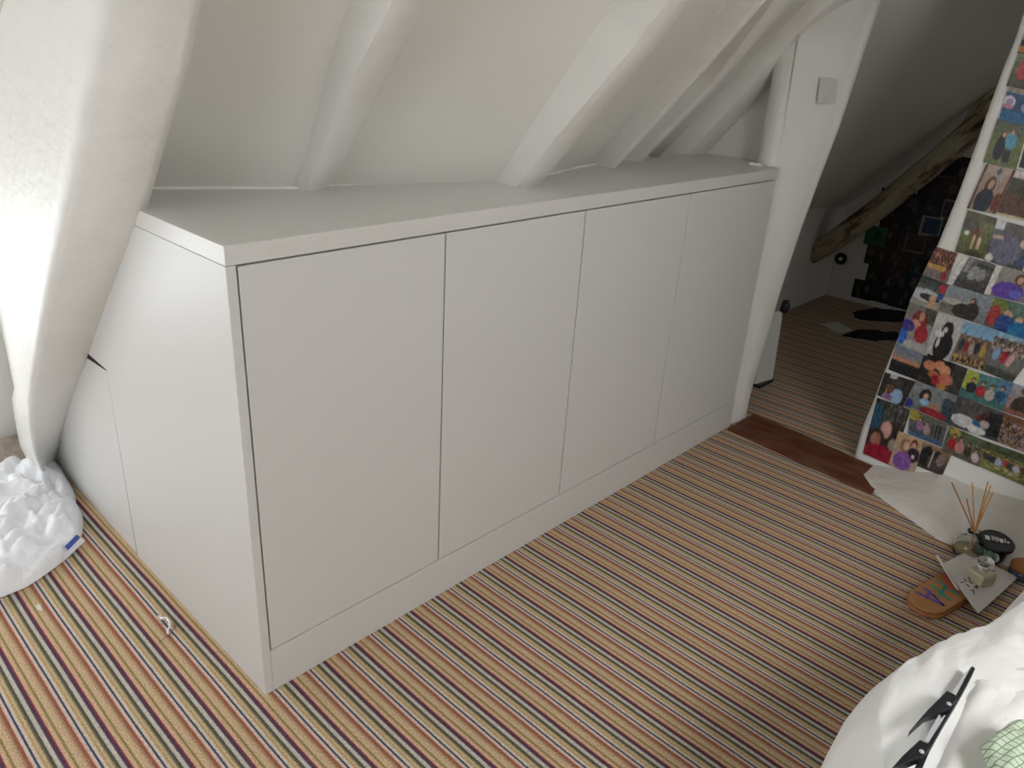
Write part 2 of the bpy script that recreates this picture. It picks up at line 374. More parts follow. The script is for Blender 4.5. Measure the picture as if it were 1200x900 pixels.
# right partition wall with the photographs
wedge = [(1212,-20), (1200,13), (1190,45), (1175,82), (1154,140), (1140,180), (1123,227), (1098,289), (1085,316), (1072,343), (1059,380), (1043,419), (1036,436), (1026,464), (1011,500), (1001,536)]
mb = MB(); P = []
for (u, v) in wedge:
    E_ = HX(u, v, XP+.018); z = max(E_.z, 0); 
    y = E_.y
    row = [Vector((XP+.11, y+.004, z)), Vector((XP+.02, y, z)), Vector((XP+.008, y-.004, z)), Vector((XP+.001, y-.014, z)), Vector((XP, y-.03, z))]
    for t in np.linspace(.06, 1, 26):
        row.append(Vector((XP + .003*nz((t*30, z*5, 3)), lerp(y, -2.65, t), z)))
    P.append(row)
mb.grid(P)
pt = P[0]; top = [Vector((q.x, q.y, 2.2)) for q in pt]; mb.grid([top, pt])
struct('wall_right', mb, M_plaster, 'white plastered partition wall right of the doorway, covered in photo prints', smooth=True)

# plastered ledge at the foot of the photo wall
outer = [(-.50, 1.93), (-.547, 1.872), (-.686, 1.796), (-.80, 1.735), (-.90, 1.735), (-1.02, 1.76), (-1.3, 1.74), (-1.8, 1.74)]
hw = [(-.50, .004), (-.60, .025), (-.71, .062), (-.80, .058), (-1.0, .07), (-1.8, .08)]
mb = MB(); P = []
for i in range(40):
    y = lerp(-.50, -1.75, (i/39)**1.3); xo = interp(outer[::-1], y) if False else interp([(-a, b) for a, b in outer], -y); h = interp([(-a, b) for a, b in hw], -y)
    row = [Vector((xo, y, -.004))]
    for t in (.03, .08, .16, .3, .45, .6, .75, .9, 1.0):
        zz = h*(t**.8) + .010*min(1, t*8)*(1-.5*t) + .007*nz((t*3, y*7, 1))*min(1, t*6)
        row.append(Vector((lerp(xo, XP+.005, t), y, max(.001, zz))))
    P.append(row)
mb.grid(P); struct('trim_3', mb, M_ledge, 'lumpy painted plaster ledge at the foot of the photo wall', smooth=True)
# threshold
th = [HZ(852,504), HZ(884,486), HZ(1046,558), HZ(1020,580)]
mb = MB().prism([(p.x, p.y, -.004) for p in th], (0, 0, .012)); struct('trim_1', mb, M_thresh, 'worn dark brown wooden threshold in the doorway', bevel=.003)
# stone sill left
mb = MB(); P = []
for i in range(14):
    P.append([Vector((lerp(-1.0, -.03, i/13), 1.44-.02*j*(1+.5*nz((i, j, 1))), (.012+.05*(1-abs(j-2)/5) + .02*nz((i*.7, j*.8, 4))) if j < 7 else -.01)) for j in range(8)])
mb.grid(P); struct('trim_4', mb, M_stone, 'crumbling bare stone at the foot of the dormer wall')

# ------------------------------------------------------------------ left plastered beam with the dormer cheek
mb = MB(); P = []
rowsL = []   # (v, crease u)
cre = [(-260,150), (-120,134), (0,118), (100,101), (200,85), (300,64), (400,45), (440,37), (470,34), (500,36), (530,42), (548,50)]
rgt = [(-260,296), (-120,264), (0,236), (60,225), (110,213), (150,199), (200,185), (225,178), (243,173), (300,152), (350,133), (400,114), (450,94), (500,77), (530,69), (548,64)]
for k in range(61):
    v = lerp(-260, 548, k/60)
    B = HX(interp(rgt, v), v, 0.012)
    c = B.y+B.z
    # crease, 9 cm nearer the window, a little behind the front
    D = HX(interp(cre, v), v + 4, -.105 + .03*(v > 400)*(v-400)/150)
    n1 = .006*nz((v*.02, 0, 0)); zz = B.z
    row = [Vector((.03, B.y+.14, B.z+.10)), Vector((.020, B.y+.03, B.z+.03)), Vector((.017, B.y+.008, B.z+.008)), B]
    for t in (.12, .26, .42, .58, .74, .88):
        q = lerp(B, D, t); bulge = .009*math.sin(math.pi*t)
        q = q + Vector((-.2, -.7, -.7))*(bulge + .003*nz((t*3, v*.03, 7))); row.append(q)
    row.append(D)
    # cheek running back to the dormer wall
    E0 = HY(interp([(-260,-150), (0,-85), (200,-42), (380,0), (440,13), (452,17), (465,13), (490,17), (525,24), (548,38)], v), min(v, 534), 1.435)
    for t in (.08, .2, .4, .6, .8, 1.0):
        q = lerp(D, E0, t) + Vector((-.012*math.sin(math.pi*t), 0, 0)); row.append(q)
    P.append(row)
mb.grid(P)
struct('wall_cheek', mb, M_beam, 'big uneven plastered beam with the dormer cheek left of the cupboard', smooth=True)

# ------------------------------------------------------------------ rafters
def rafter(name, rows, cf, label, back=.05, seed=0, wr=None, rr=.010):
    """rows: (v, uL, uRidge, uRight); ridge and right on c=cf(z), left back on the ceiling"""
    v0, v1 = rows[0][0], rows[-1][0]; rows = sorted(rows)
    def sample(v):
        a = interp([(r[0], r[1]) for r in rows], v); b = interp([(r[0], r[2]) for r in rows], v); c = interp([(r[0], r[3]) for r in rows], v); return a, b, c
    P = []; N_ = 26
    mb = MB(); secs = []
    for k in range(N_+1):
        v = lerp(v0, v1, k/N_); a, b, c = sample(v); cc = cf(k/N_)
        Rg = HC(b, v, cc); Rt = HC(c, v, cc)
        secs.append([Rg, Rt])
    # extend up and down along the slope
    def ext(s, n, dz):
        (a0, a1), (b0, b1) = s[0], s[n]
        return [s[0][i] + (s[0][i]-s[n][i])*(dz/abs(s[0][i].z-s[n][i].z)) for i in (0, 1)]
    lo = ext(secs, 8, .35); hi = ext(secs[::-1], 8, .75)
    mid = [lerp(Vector(secs[-1][i]), Vector(hi[i]), .5) for i in (0, 1)]
    secs = [lo] + secs + [mid, hi]
    for k, (A, B) in enumerate(secs):
        n = Vector((0, .7071, .7071)); ax = (B-A)
        w = ax.length; ux = ax.normalized()
        dl = (ceil_c(A.x, A.z) - (A.y+A.z))/1.414 + back
        pts = []
        prof = [(-.004, dl), (-.002, dl*.55), (0, rr*1.6), (rr*.35, rr*.45), (rr*1.5, 0), (w*.35, -.004), (w*.65, -.004), (w-rr*1.5, 0), (w-rr*.35, rr*.45), (w, rr*1.6), (w+.002, dl*.55), (w+.004, dl)]
        for j, (s, d) in enumerate(prof):
            q = A + ux*s + n*d + Vector((.003*nz((k*.35, j*.5, seed)), .002*nz((k*.4, j*.6, seed+9)), .002*nz((k*.4, j*.6, seed+5)))); pts.append(q)
        P.append(pts)
    mb.grid(P)
    return mb
r2 = rafter('r', [(221,344,358,385), (170,351,380,416), (115,370,402,444), (65,395,427,471), (0,425,461,507)], lambda t: 1.298 - .022*t, '', seed=1, rr=.005)
def ceiling_rafter(mb, label):
    o = mb.out('ceiling_beam', M_beam, smooth=True, base=(0, 0, 0)); o.data.set_sharp_from_angle(angle=math.radians(32)); o['kind'] = 'structure'; o['label'] = label
    return o
ceiling_rafter(r2, 'narrow rounded white ceiling beam rising behind the first cupboard door')
r3 = rafter('r', [(212,577,612,640), (162,610,652,682), (115,642,693,722), (55,697,744,772), (0,742,785,811)], lambda t: 1.115 - .01*t, '', seed=3, rr=.008)
ceiling_rafter(r3, 'thick crooked white ceiling beam standing on the middle of the worktop')
r4 = rafter('r', [(195,703,717,724), (100,782,804,812), (0,872,893,898)], lambda t: 1.215, '', seed=5, rr=.003)
ceiling_rafter(r4, 'thin white beam right of the thick crooked beam')
r5 = rafter('r', [(190,738,744,752), (100,827,833,843), (0,900,908,930)], lambda t: 1.27, '', seed=8, rr=.003)
ceiling_rafter(r5, 'thin white beam next to the truss rafter')

# truss: principal rafter and short post
lowe = [(-160, 1150), (0, 977), (36, 937), (73, 905), (100, 881), (130, 853), (165, 819), (180, 805), (240, 755)]
uppe = [(-160, 1095), (0, 940), (60, 885), (100, 848), (150, 801), (185, 766), (240, 716)]
mb = MB(); P = []
for k in range(31):
    v = lerp(-160, 240, k/30); A = HX(interp(uppe, v), v, 1.925); B = HX(interp(lowe, v), v, 1.925)
    w = lambda s: Vector((.004*nz((k*.4, s, 1)), .003*nz((k*.4, s, 2)), .003*nz((k*.4, s, 4))))
    P.append([Vector((2.06, A.y+.02, A.z+.02)), Vector((1.94, A.y+.01, A.z+.01)), A+w(1), lerp(A, B, .25)+w(2)+Vector((-.004,0,0)), lerp(A, B, .5)+w(3)+Vector((-.006,0,0)), lerp(A, B, .8)+w(4)+Vector((-.004,0,0)), B+w(5)+Vector((.002,0,0)), B+Vector((.02, -.004, -.004)), B+Vector((.12, -.004, -.004))])
mb.grid(P)
ceiling_rafter(mb, 'broad white truss rafter running down to the back corner of the worktop')
mb = MB(); P = []
for k in range(16):
    t = k/15
    L = lerp(HX(908, 60, 1.945), HX(886, 192, 1.945), t); R = lerp(HX(938, 30, 1.945), HX(909, 197, 1.945), t)
    z = lerp(L.z, R.z, .5)
    w = .002*nz((k*.5, 1, 1))
    P.append([Vector((2.06, L.y+.004, z)), Vector((1.96, L.y+.002, z)), Vector((1.947, L.y-.004+w, z)), Vector((1.942+w, lerp(L.y, R.y, .5), z)), Vector((1.944, R.y+.006, z)), Vector((1.95, R.y, z)), Vector((1.99, R.y, z))])
mb.grid(P); o = struct('trim_5', mb, M_beam, 'short white upright post standing between worktop and truss rafter', smooth=True)

# ------------------------------------------------------------------ worktop and cupboard
ZT = .9165; H = .95; ZP = .1055; WID = 1.9375
back = [(1.945, .05), (2.045, .055), (2.045, .36), (1.70, .362), (1.585, .366), (1.414, .342), (1.20, .30), (1.083, .262), (.92, .262), (.838, .262), (.60, .345), (.46, .382), (.361, .385), (.23, .45), (.104, .512), (.03, .512), (0, .34)]
poly = [(0, -.001), (1.937, -.001)] + back
mb = MB().prism([(x, y, ZT) for x, y in poly], (0, 0, H-ZT))
o = mb.out('worktop', M_top, base=(0, 0, ZT), bevel=.0012); tag(o, 'long off-white painted worktop scribed around the beams on top of the cupboard', 'worktop')
# thin caulk bead along the ceiling line
pts = [Vector((x, y-.006, H+.003)) for x, y in back[3:-2]]
struct('trim_6', MB().tube(pts[::-1], .0035, 6), M_caulk, 'thin caulk bead where worktop meets sloping ceiling')
struct('trim_7', MB().tube([HZ(879,192,H+.004), HZ(893,194,H+.004)], .006, 8), M_caulk, 'blob of caulk at the foot of the post')

cup = empty('fitted_cupboard', (0, 0, 0), 'low off-white fitted cupboard with four flat handleless doors under the beams', 'cupboard')
g0, g1, g2, g3, g4 = .0196, .4724, .9254, 1.4000, 1.9300
G = .0019
xs = [g0, g1, g2, g3, g4]
for i in range(4):
    a, b = xs[i]+G, xs[i+1]-G
    d = MB().box((a, -.0005, ZP+.0045), (b, .0185, ZT-.0035)).out('door', M_cab, cup, bevel=.0009)
mb = MB().prism([(0, 0, 0), (0, 0, ZT-.0006), (0, .372, ZT-.0006), (0, .390, ZT-.01), (0, .453, .850), (0, .778, .531), (0, .640, .524), (0, .640, 0)], (.0186, 0, 0))
o = mb.out('side_panel', M_cab, cup, bevel=.0012)
mb = MB().prism([(.003, .6455, 0), (.003, .6455, .5205), (.003, .83, .5165), (.003, 1.135, .185), (.003, 1.30, 0)], (.0156, 0, 0))
o = mb.out('rear_side_panel', M_cab, cup, bevel=.0012)
MB().prism([(.0012, .6398, 0), (.0012, .6458, 0), (.0020, .6458, .519), (.0020, .80, .510), (.0012, .80, .531), (.0012, .6398, .5255)], (.010, 0, 0)).out('gap_shade_strip', M_gap_shade, cup)  # dark filler that paints the shade of the panel joint and wedge
MB().box((.0190, .0006, 0), (WID, .0186, ZP-.0004)).out('plinth', M_cab, cup, bevel=.0009)
MB().box((.0190, .021, 0), (WID, .03, ZT-.001)).out('carcass_front', M_gap_shade, cup)  # near-black sheet behind the doors, darkens their gaps

# ------------------------------------------------------------------ light switch on the jamb
zc = 1.19
p0 = HX(962, 106, 2.03); 
A = HY(965, 91, -.055); B = HY(985, 93, -.075); C_ = HY(960.5, 121, -.055); D_ = HY(979, 122.5, -.075)
sw = empty('light_switch', ((A+D_)/2), 'square white light switch high on the leaning doorway jamb', 'light switch')
nrm = (B-A).cross(C_-A).normalized()
if nrm.y > 0: nrm = -nrm
MB().prism([A, B, D_, C_], -nrm*.012).out('plate', M_switch, sw, bevel=.002)
def bil(u, v): return lerp(lerp(A, B, u), lerp(C_, D_, u), v)
MB().prism([bil(.40,.38)+nrm*.0, bil(.60,.38), bil(.60,.64), bil(.40,.64)], nrm*.006).out('rocker', M_switch, sw, bevel=.001)

# ------------------------------------------------------------------ photographs (flat prints, coloured per cell)
PW, PH = 54, 38
yy, xx = np.mgrid[0:PH, 0:PW]; XX = (xx+.5)/PW; YY = (yy+.5)/PH
class Pic:
    def __init__(s, c0, c1=None, seed=0):
        c1 = c1 or c0; s.a = np.zeros((PH, PW, 3)); s.rg = np.random.RandomState(seed)
        for i in range(3): s.a[..., i] = c0[i] + (c1[i]-c0[i])*YY
    def r(s, x0, y0, x1, y1, c): m = (XX >= x0)&(XX <= x1)&(YY >= y0)&(YY <= y1); s.a[m] = c; return s
    def e(s, x, y, rx, ry, c, rot=0):
        dx, dy = XX-x, YY-y; ca, sa = math.cos(rot), math.sin(rot); u, v = dx*ca+dy*sa, -dx*sa+dy*ca
        s.a[(u/rx)**2+(v/ry)**2 < 1] = c; return s
    def n(s, k=12, m=None):
        q = s.rg.randn(PH, PW, 1)*k; s.a += q if m is None else q*m[..., None]; return s
    def noise(s, x0, y0, x1, y1, cols, cell=2):
        h, w = PH//cell+1, PW//cell+1; idx = s.rg.randint(0, len(cols), (h, w)); big = np.kron(idx, np.ones((cell, cell), int))[:PH, :PW]
        m = (XX >= x0)&(XX <= x1)&(YY >= y0)&(YY <= y1); s.a[m] = np.array(cols)[big][m]; return s
    def person(s, x, y, h, body, skin=(190,140,115), hair=(50,35,28), w=1.0):
        hr = h*.15
        s.e(x, y-h*.05, hr*.62*w, hr*1.05, hair); s.e(x, y, hr*.48*w, hr*.82, skin)
        s.e(x, y+h*.48, h*.20*w, h*.36, body); return s
    def crowd(s, xs, y, h, cols, seed=0):
        for i, x in enumerate(xs): s.person(x, y+.03*((i*7) % 3-1), h, cols[i % len(cols)])
        return s
    def border(s, t, c=(205,200,192)): s.r(0,0,t,1,c); s.r(1-t,0,1,1,c); s.r(0,0,1,t,c); s.r(0,1-t,1,1,c); return s
def photo_mesh(name, quad, pic, boost, out, thick=.0012):
    """quad: TL TR BR BL world points; out: direction facing the room"""
    TL, TR, BR, BL = quad; V = []; F = []
    for j in range(PH+1):
        for i in range(PW+1):
            V.append(lerp(lerp(TL, TR, i/PW), lerp(BL, BR, i/PW), j/PH))
    for j in range(PH):
        for i in range(PW): a = j*(PW+1)+i; F.append((a, a+PW+1, a+PW+2, a+1))
    n0 = len(V); V += [q - out*thick for q in (TL, TR, BR, BL)]
    c = (0, PW, (PH+1)*(PW+1)-1, PH*(PW+1))
    F += [(n0+0, n0+1, n0+2, n0+3)]
    for k in range(4): F.append((c[k], c[(k+1) % 4], n0+(k+1) % 4, n0+k))
    base = (TL+TR+BR+BL)/4
    me = bpy.data.meshes.new(name); me.from_pydata([tuple(q-base) for q in V], [], F); me.update()
    me.materials.append(M_photo)
    ca = me.color_attributes.new('print', 'FLOAT_COLOR', 'CORNER')
    a = pic.a; g = a.mean(2, keepdims=True); a = g + (a-g)*.82
    rs = np.random.RandomState(int(abs(base.y*1e4)) % 9999); bl = rs.randn(PH//3+1, PW//3+1); a = a + 9*np.kron(bl, np.ones((3, 3)))[:PH, :PW, None]
    p_ = np.pad(a, ((1, 1), (1, 1), (0, 0)), 'edge'); a = (2*a + p_[:-2, 1:-1]+p_[2:, 1:-1]+p_[1:-1, :-2]+p_[1:-1, 2:])/6
    a = np.clip(a/255, 0, 1); lin = np.where(a <= .04045, a/12.92, ((a+.055)/1.055)**2.4)*boost; lin = np.clip(lin, 0, .86)
    L_ = lin.reshape(-1, 3); rep = np.repeat(L_, 4, axis=0)
    extra = np.full((len(me.loops)-len(rep), 3), .7)
    full = np.concatenate([rep, extra]); full = np.concatenate([full, np.ones((len(full), 1))], 1)
    ca.data.foreach_set('color', full.ravel().astype(np.float32))
    o = bpy.data.objects.new(name, me); COL.objects.link(o); o.location = base
    return o
K=(30,30,32); SK=(196,146,118)
PIX = []   # (quad px TL TR BR BL, pic, label)
def add(q, pic, lab): PIX.append((q, pic, lab))
add([(1201,36),(1240,44),(1232,72),(1192,62)], Pic((120,130,150),(90,60,40),1).r(0,.4,1,.62,(40,30,30)).r(0,.68,1,.9,(196,140,40)).r(0,.78,.6,.84,(170,50,30)).n(14), 'topmost sliver of photo print with yellow and red band, by the frame')
add([(1193,62),(1236,72),(1222,112),(1179,101)], Pic((116,122,84),(60,66,40),2).e(.28,.45,.16,.3,(178,52,56)).e(.30,.16,.08,.12,(60,40,30)).e(.3,.2,.05,.08,SK).r(0,.86,1,1,(70,56,50)).n(12), 'photo print of a person in red on dull olive grass, near the top')
add([(1182,101),(1230,112),(1216,152),(1170,140)], Pic((150,130,110),(20,80,140),3).r(0,.16,1,1,(22,70,112)).e(.12,.42,.16,.18,(205,196,210)).e(.14,.42,.09,.1,(150,130,170)).e(.13,.56,.14,.07,(196,120,140)).e(.6,.5,.16,.14,(150,130,190)).r(0,.68,1,1,(18,96,150)).n(9), 'photo print of a bright blue swimming pool with pale float rings')
add([(1169,139),(1206,147),(1191,198),(1152,190)], Pic((84,92,70),(106,112,52),4).r(0,0,1,.06,(60,80,90)).r(0,.28,1,1,(104,112,56)).e(.33,.62,.15,.28,(30,32,48)).e(.36,.3,.07,.08,(100,60,40)).e(.37,.31,.05,.06,SK).e(.62,.42,.17,.2,(70,150,178)).e(.60,.2,.07,.07,(80,50,38)).e(.6,.22,.05,.06,SK).r(.5,.62,.70,.93,(44,42,40)).n(7), 'tall photo print of a couple, one in a light blue shirt, standing on green grass')
add([(1206,147),(1240,156),(1228,206),(1191,198)], Pic((60,52,46),(44,30,26),5).border(.05).n(8), 'dark brown photo print with a thin white edge at the right frame edge')
add([(1156,192),(1191,199),(1166,251),(1133,244)], Pic((176,150,128),(150,120,100),6).r(0,0,.07,1,(92,62,44)).r(.9,0,1,1,(96,60,40)).e(.55,.2,.12,.2,(150,150,160)).e(.52,.1,.07,.08,(90,80,80)).e(.42,.42,.17,.2,(96,62,40)).e(.45,.40,.09,.11,SK).e(.42,.78,.30,.28,(34,44,56)).e(.84,.74,.15,.2,(120,56,34)).n(7), 'photo print of a long-haired woman in a dark top before a framed mirror')
add([(1191,199),(1240,211),(1215,262),(1166,251)], Pic((196,180,170),(84,58,42),7).r(0,0,1,.16,(206,188,180)).r(0,.16,1,.5,(62,60,46)).e(.55,.3,.25,.16,(44,48,40)).r(0,.48,1,1,(92,64,44)).r(0,.95,1,1,(200,180,140)).n(8), 'photo print of brown earth below dark bushes beside the mirror photo')
add([(1134,246),(1169,256),(1153,304),(1119,295)], Pic((120,124,80),(88,92,48),8).r(0,.0,1,.16,(96,96,70)).e(.25,.3,.3,.16,(92,88,84)).e(.5,.42,.14,.12,(120,74,58)).r(.42,.5,.52,.84,(206,160,120)).r(.62,.52,.72,.82,(206,170,130)).e(.2,.5,.09,.05,(230,230,220)).e(.6,.95,.3,.08,(60,62,44)).n(10), 'photo print of a bare-legged person sitting on green grass')
add([(1169,257),(1215,269),(1198,318),(1153,305)], Pic((110,112,116),(70,72,74),9).r(0,0,.24,.22,(206,210,214)).e(.52,.2,.2,.22,(98,92,88)).e(.42,.62,.40,.36,(104,102,124)).r(.02,.34,.3,.42,(196,170,150)).e(.85,.4,.12,.1,(206,170,140)).r(.8,.7,1,.9,(60,80,130)).e(.1,.9,.1,.1,(210,210,205)).n(6), 'photo print of a person in a grey-violet shirt seen close up')
add([(1130,299),(1168,311),(1153,345),(1109,332)], Pic((96,96,96),(60,60,60),10).r(0,0,.16,1,(206,202,196)).e(.5,.45,.14,.24,(150,150,150)).e(.72,.45,.12,.2,(138,138,138)).r(.5,.1,1,.2,(54,54,54)).r(.2,.0,.34,.5,(130,130,130)).r(.16,.8,1,1,(60,60,60)).n(16), 'black and white photo print of two faces close together with a white left margin')
add([(1097,289),(1122,297),(1109,332),(1081,322)], Pic((96,56,44),(120,110,100),11).noise(0,0,1,.62,[(96,52,40),(70,40,36),(160,90,60),(60,36,30),(180,120,90)],2).r(0,.56,.8,.7,(184,140,80)).e(.55,.6,.25,.08,(190,140,60)).r(0,.72,1,1,(120,108,102)).e(.8,.82,.12,.16,(150,36,46)).n(8), 'photo print of a dense reddish crowd on the left edge of the wall')
add([(1168,310),(1222,324),(1207,357),(1153,344)], Pic((150,146,138),(120,116,110),12).r(0,0,.13,1,(208,204,198)).e(.45,.75,.34,.3,(88,52,160)).e(.62,.8,.12,.16,(90,96,200)).e(.62,.3,.12,.2,(84,56,42)).e(.62,.32,.07,.13,SK).n(7), 'photo print with a shiny purple satin shape and a white left margin')
add([(1081,322),(1112,334),(1101,365),(1066,353)], Pic((40,48,46),(150,150,140),13).e(.4,.62,.55,.22,(176,180,182)).e(.55,.66,.35,.12,(44,46,44)).e(.85,.2,.14,.18,(170,40,52)).e(.86,.5,.11,.12,(40,70,140)).e(.66,.66,.12,.14,SK).e(.7,.9,.2,.12,(180,140,110)).n(9), 'photo print of a pale boulder with people in red and blue beside it')
add([(1112,334),(1166,348),(1152,381),(1099,364)], Pic((132,142,152),(116,116,116),14).e(.15,.55,.4,.14,(168,168,156)).r(0,.62,.5,1,(112,108,100)).e(.62,.32,.06,.1,(70,30,30)).e(.61,.36,.045,.08,SK).e(.66,.72,.16,.34,(36,38,34)).e(.47,.75,.2,.26,(42,42,36)).n(6), 'photo print of two dark-clothed people under a pale grey sky')
add([(1166,348),(1220,363),(1206,400),(1152,381)], Pic((84,120,100),(70,96,104),15).e(.15,.25,.2,.24,(110,124,52)).e(.12,.6,.14,.36,(166,44,44)).e(.4,.42,.1,.12,SK).e(.4,.76,.2,.3,(28,66,140)).e(.66,.5,.08,.12,SK).e(.68,.82,.2,.26,(20,106,166)).e(.95,.3,.15,.4,(90,140,140)).n(8), 'photo print of people in red, navy and bright blue tops by greenery')
add([(1066,354),(1099,365),(1086,417),(1050,403)], Pic((118,112,106),(150,146,140),16).r(.62,0,1,.34,(70,68,62)).e(.5,.3,.26,.2,(130,36,40)).e(.55,.22,.09,.11,SK).e(.4,.42,.18,.1,(206,140,110)).e(.66,.6,.22,.2,(170,28,44)).e(.16,.5,.24,.13,(58,44,140)).e(.1,.78,.17,.17,(30,84,190)).e(.6,.88,.4,.1,(160,160,164)).n(8), 'photo print of a hugging pair in red with bright blue balloons')
add([(1099,366),(1133,377),(1111,424),(1084,413)], Pic((184,182,180),(168,166,166),17).e(.52,.36,.2,.24,(26,26,26)).e(.46,.38,.09,.12,(190,190,188)).e(.56,.72,.34,.34,(22,22,24)).e(.3,.46,.18,.08,(205,205,205)).e(.34,.66,.07,.14,(190,190,190)).n(6), 'black and white photo print of a dark-haired person reading against a pale wall')
add([(1131,377),(1168,387),(1152,435),(1114,423)], Pic((110,160,200),(150,190,215),18).r(0,.28,1,1,(120,96,80)).crowd([.14,.3,.46,.62,.8],.36,.42,[(50,60,66),(150,46,48),(160,150,140),(44,44,62),(176,140,50)]).noise(0,.78,1,1,[(150,110,100),(90,70,60),(180,150,80),(60,50,50)],3).n(8), 'photo print of a standing group under a bright blue sky')
add([(1168,387),(1222,401),(1186,449),(1150,434)], Pic((96,110,120),(110,104,92),19).r(0,0,1,.14,(120,170,190)).noise(0,.14,1,.5,[(170,120,110),(60,60,60),(190,180,180),(120,90,80),(110,120,100)],2).crowd([.2,.42,.6],.34,.42,[(120,160,200),(176,36,56),(200,150,150)]).r(0,.82,1,1,(70,74,70)).n(10), 'photo print of a sports team with one player in bright red')
add([(1050,403),(1085,416),(1075,446),(1041,433)], Pic((96,120,146),(200,130,90),20).r(0,.42,1,.55,(196,122,84)).r(0,.55,1,1,(22,24,30)).noise(0,.55,1,.66,[(22,24,30),(40,40,44),(60,50,48)],1).n(4), 'photo print of an orange sunset over a dark skyline')
add([(1084,413),(1134,432),(1122,464),(1072,445)], Pic((18,20,22),(40,38,40),21).r(.72,0,1,1,(54,52,52)).e(.2,.35,.14,.17,(200,120,78)).e(.42,.24,.12,.17,(206,130,84)).e(.56,.35,.13,.2,(210,136,90)).e(.35,.6,.13,.13,(180,90,60)).e(.46,.75,.13,.18,(160,24,36)).e(.64,.62,.16,.2,(196,104,80)).e(.6,.9,.12,.1,(190,120,50)).n(6), 'photo print of huddled faces glowing orange against black')
add([(1134,433),(1188,449),(1175,482),(1123,463)], Pic((70,130,130),(60,110,110),22).e(.1,.3,.2,.4,(170,176,60)).e(.9,.3,.16,.5,(76,120,160)).crowd([.2,.42,.62,.84],.34,.55,[(34,42,48),(178,36,44),(180,170,160),(40,80,120)]).n(7), 'photo print of four people, the second in red, before teal water')
add([(1188,449),(1226,462),(1212,494),(1175,482)], Pic((150,160,170),(150,90,80),23).e(.55,.7,.4,.4,(64,52,46)).r(0,.85,1,1,(140,80,72)).e(.6,.15,.3,.16,(110,60,56)).n(6), 'photo print of a dark arch shape over reddish ground')
add([(1037,436),(1073,447),(1058,477),(1028,463)], Pic((44,46,40),(50,44,48),24).r(.2,0,.44,.16,(190,190,186)).e(.5,.34,.19,.24,(66,58,58)).e(.62,.76,.24,.3,(130,166,206)).r(.22,.42,.28,.8,(200,170,50)).e(.36,.55,.13,.17,(110,72,60)).e(.34,.9,.2,.14,(130,100,140)).n(6), 'photo print of two boys, one in a pale blue shirt, seen from behind')
add([(1073,446),(1122,464),(1113,499),(1059,476)], Pic((124,128,130),(96,110,116),25).r(.75,.2,1,1,(52,72,84)).e(.34,.38,.13,.24,(40,30,30)).e(.35,.38,.06,.11,SK).e(.36,.58,.1,.12,(130,176,214)).e(.6,.62,.12,.13,(160,120,96)).e(.6,.85,.3,.14,(150,28,38)).e(.05,.8,.1,.14,(50,40,150)).n(6), 'photo print of a dark-haired girl in light blue sitting against a grey wall')
add([(1123,463),(1177,484),(1168,518),(1112,498)], Pic((84,80,80),(70,70,74),26).r(.72,.1,1,.9,(32,36,42)).e(.25,.72,.26,.2,(190,190,190)).e(.55,.86,.2,.14,(206,206,206)).e(.55,.45,.08,.14,(110,50,46)).e(.64,.36,.08,.16,(70,34,34)).e(.56,.64,.13,.1,(36,96,140)).e(.68,.6,.1,.14,(170,160,158)).n(6), 'photo print of two people lounging on a white bed in a dark room')
add([(1177,484),(1222,500),(1210,534),(1168,518)], Pic((120,74,50),(110,90,80),27).noise(0,.25,1,1,[(150,110,60),(90,70,60),(130,130,140),(170,120,100),(60,50,46)],2).n(9), 'photo print of a brown-toned seated crowd at the right edge')
add([(1028,466),(1067,480),(1046,547),(1011,531)], Pic((60,70,70),(70,40,44),28).noise(0,0,1,.34,[(60,64,58),(40,42,40),(110,112,110),(80,70,70),(50,60,50)],2).e(.12,.3,.16,.24,(28,76,110)).e(.62,.5,.26,.2,(52,38,34)).e(.50,.46,.17,.15,(204,150,136)).e(.30,.66,.22,.17,(54,36,30)).e(.27,.68,.16,.13,(170,108,84)).e(.5,.92,.56,.18,(160,20,44)).e(.8,.66,.14,.1,(150,140,124)).n(6), 'large photo print of two faces over a bright red jumper, bottom left corner')
add([(1067,478),(1111,497),(1103,524),(1064,508)], Pic((96,104,84),(70,84,100),29).e(.1,.2,.2,.2,(160,150,50)).r(.6,.2,1,.8,(90,90,96)).r(.64,.2,.67,.8,K).r(.74,.2,.77,.8,K).r(.84,.2,.87,.8,K).person(.3,.28,.5,(150,96,150)).person(.5,.34,.5,(170,130,140)).r(0,.84,1,1,(60,90,130)).n(9), 'photo print of two girls sitting by black railings')
add([(1053,505),(1082,517),(1071,557),(1041,545)], Pic((196,160,120),(170,140,130),30).e(.4,.3,.2,.2,(150,110,70)).e(.46,.3,.11,.12,(216,168,140)).e(.72,.18,.13,.13,(110,40,36)).e(.72,.22,.09,.1,SK).e(.78,.48,.24,.2,(48,34,50)).r(.72,.48,.84,.58,(210,205,205)).e(.44,.74,.34,.26,(128,72,160)).n(6), 'photo print of a girl in a purple dress beside a boy in a dark shirt')
add([(1082,517),(1116,531),(1104,558),(1072,545)], Pic((150,116,84),(60,50,48),31).e(.25,.5,.2,.4,(26,26,30)).e(.62,.6,.3,.35,(70,60,62)).e(.6,.3,.12,.16,(36,30,32)).r(.42,.2,.48,.9,(180,170,160)).e(.75,.45,.14,.25,(130,110,110)).n(8), 'photo print of black and grey animals at the bottom of the wall')
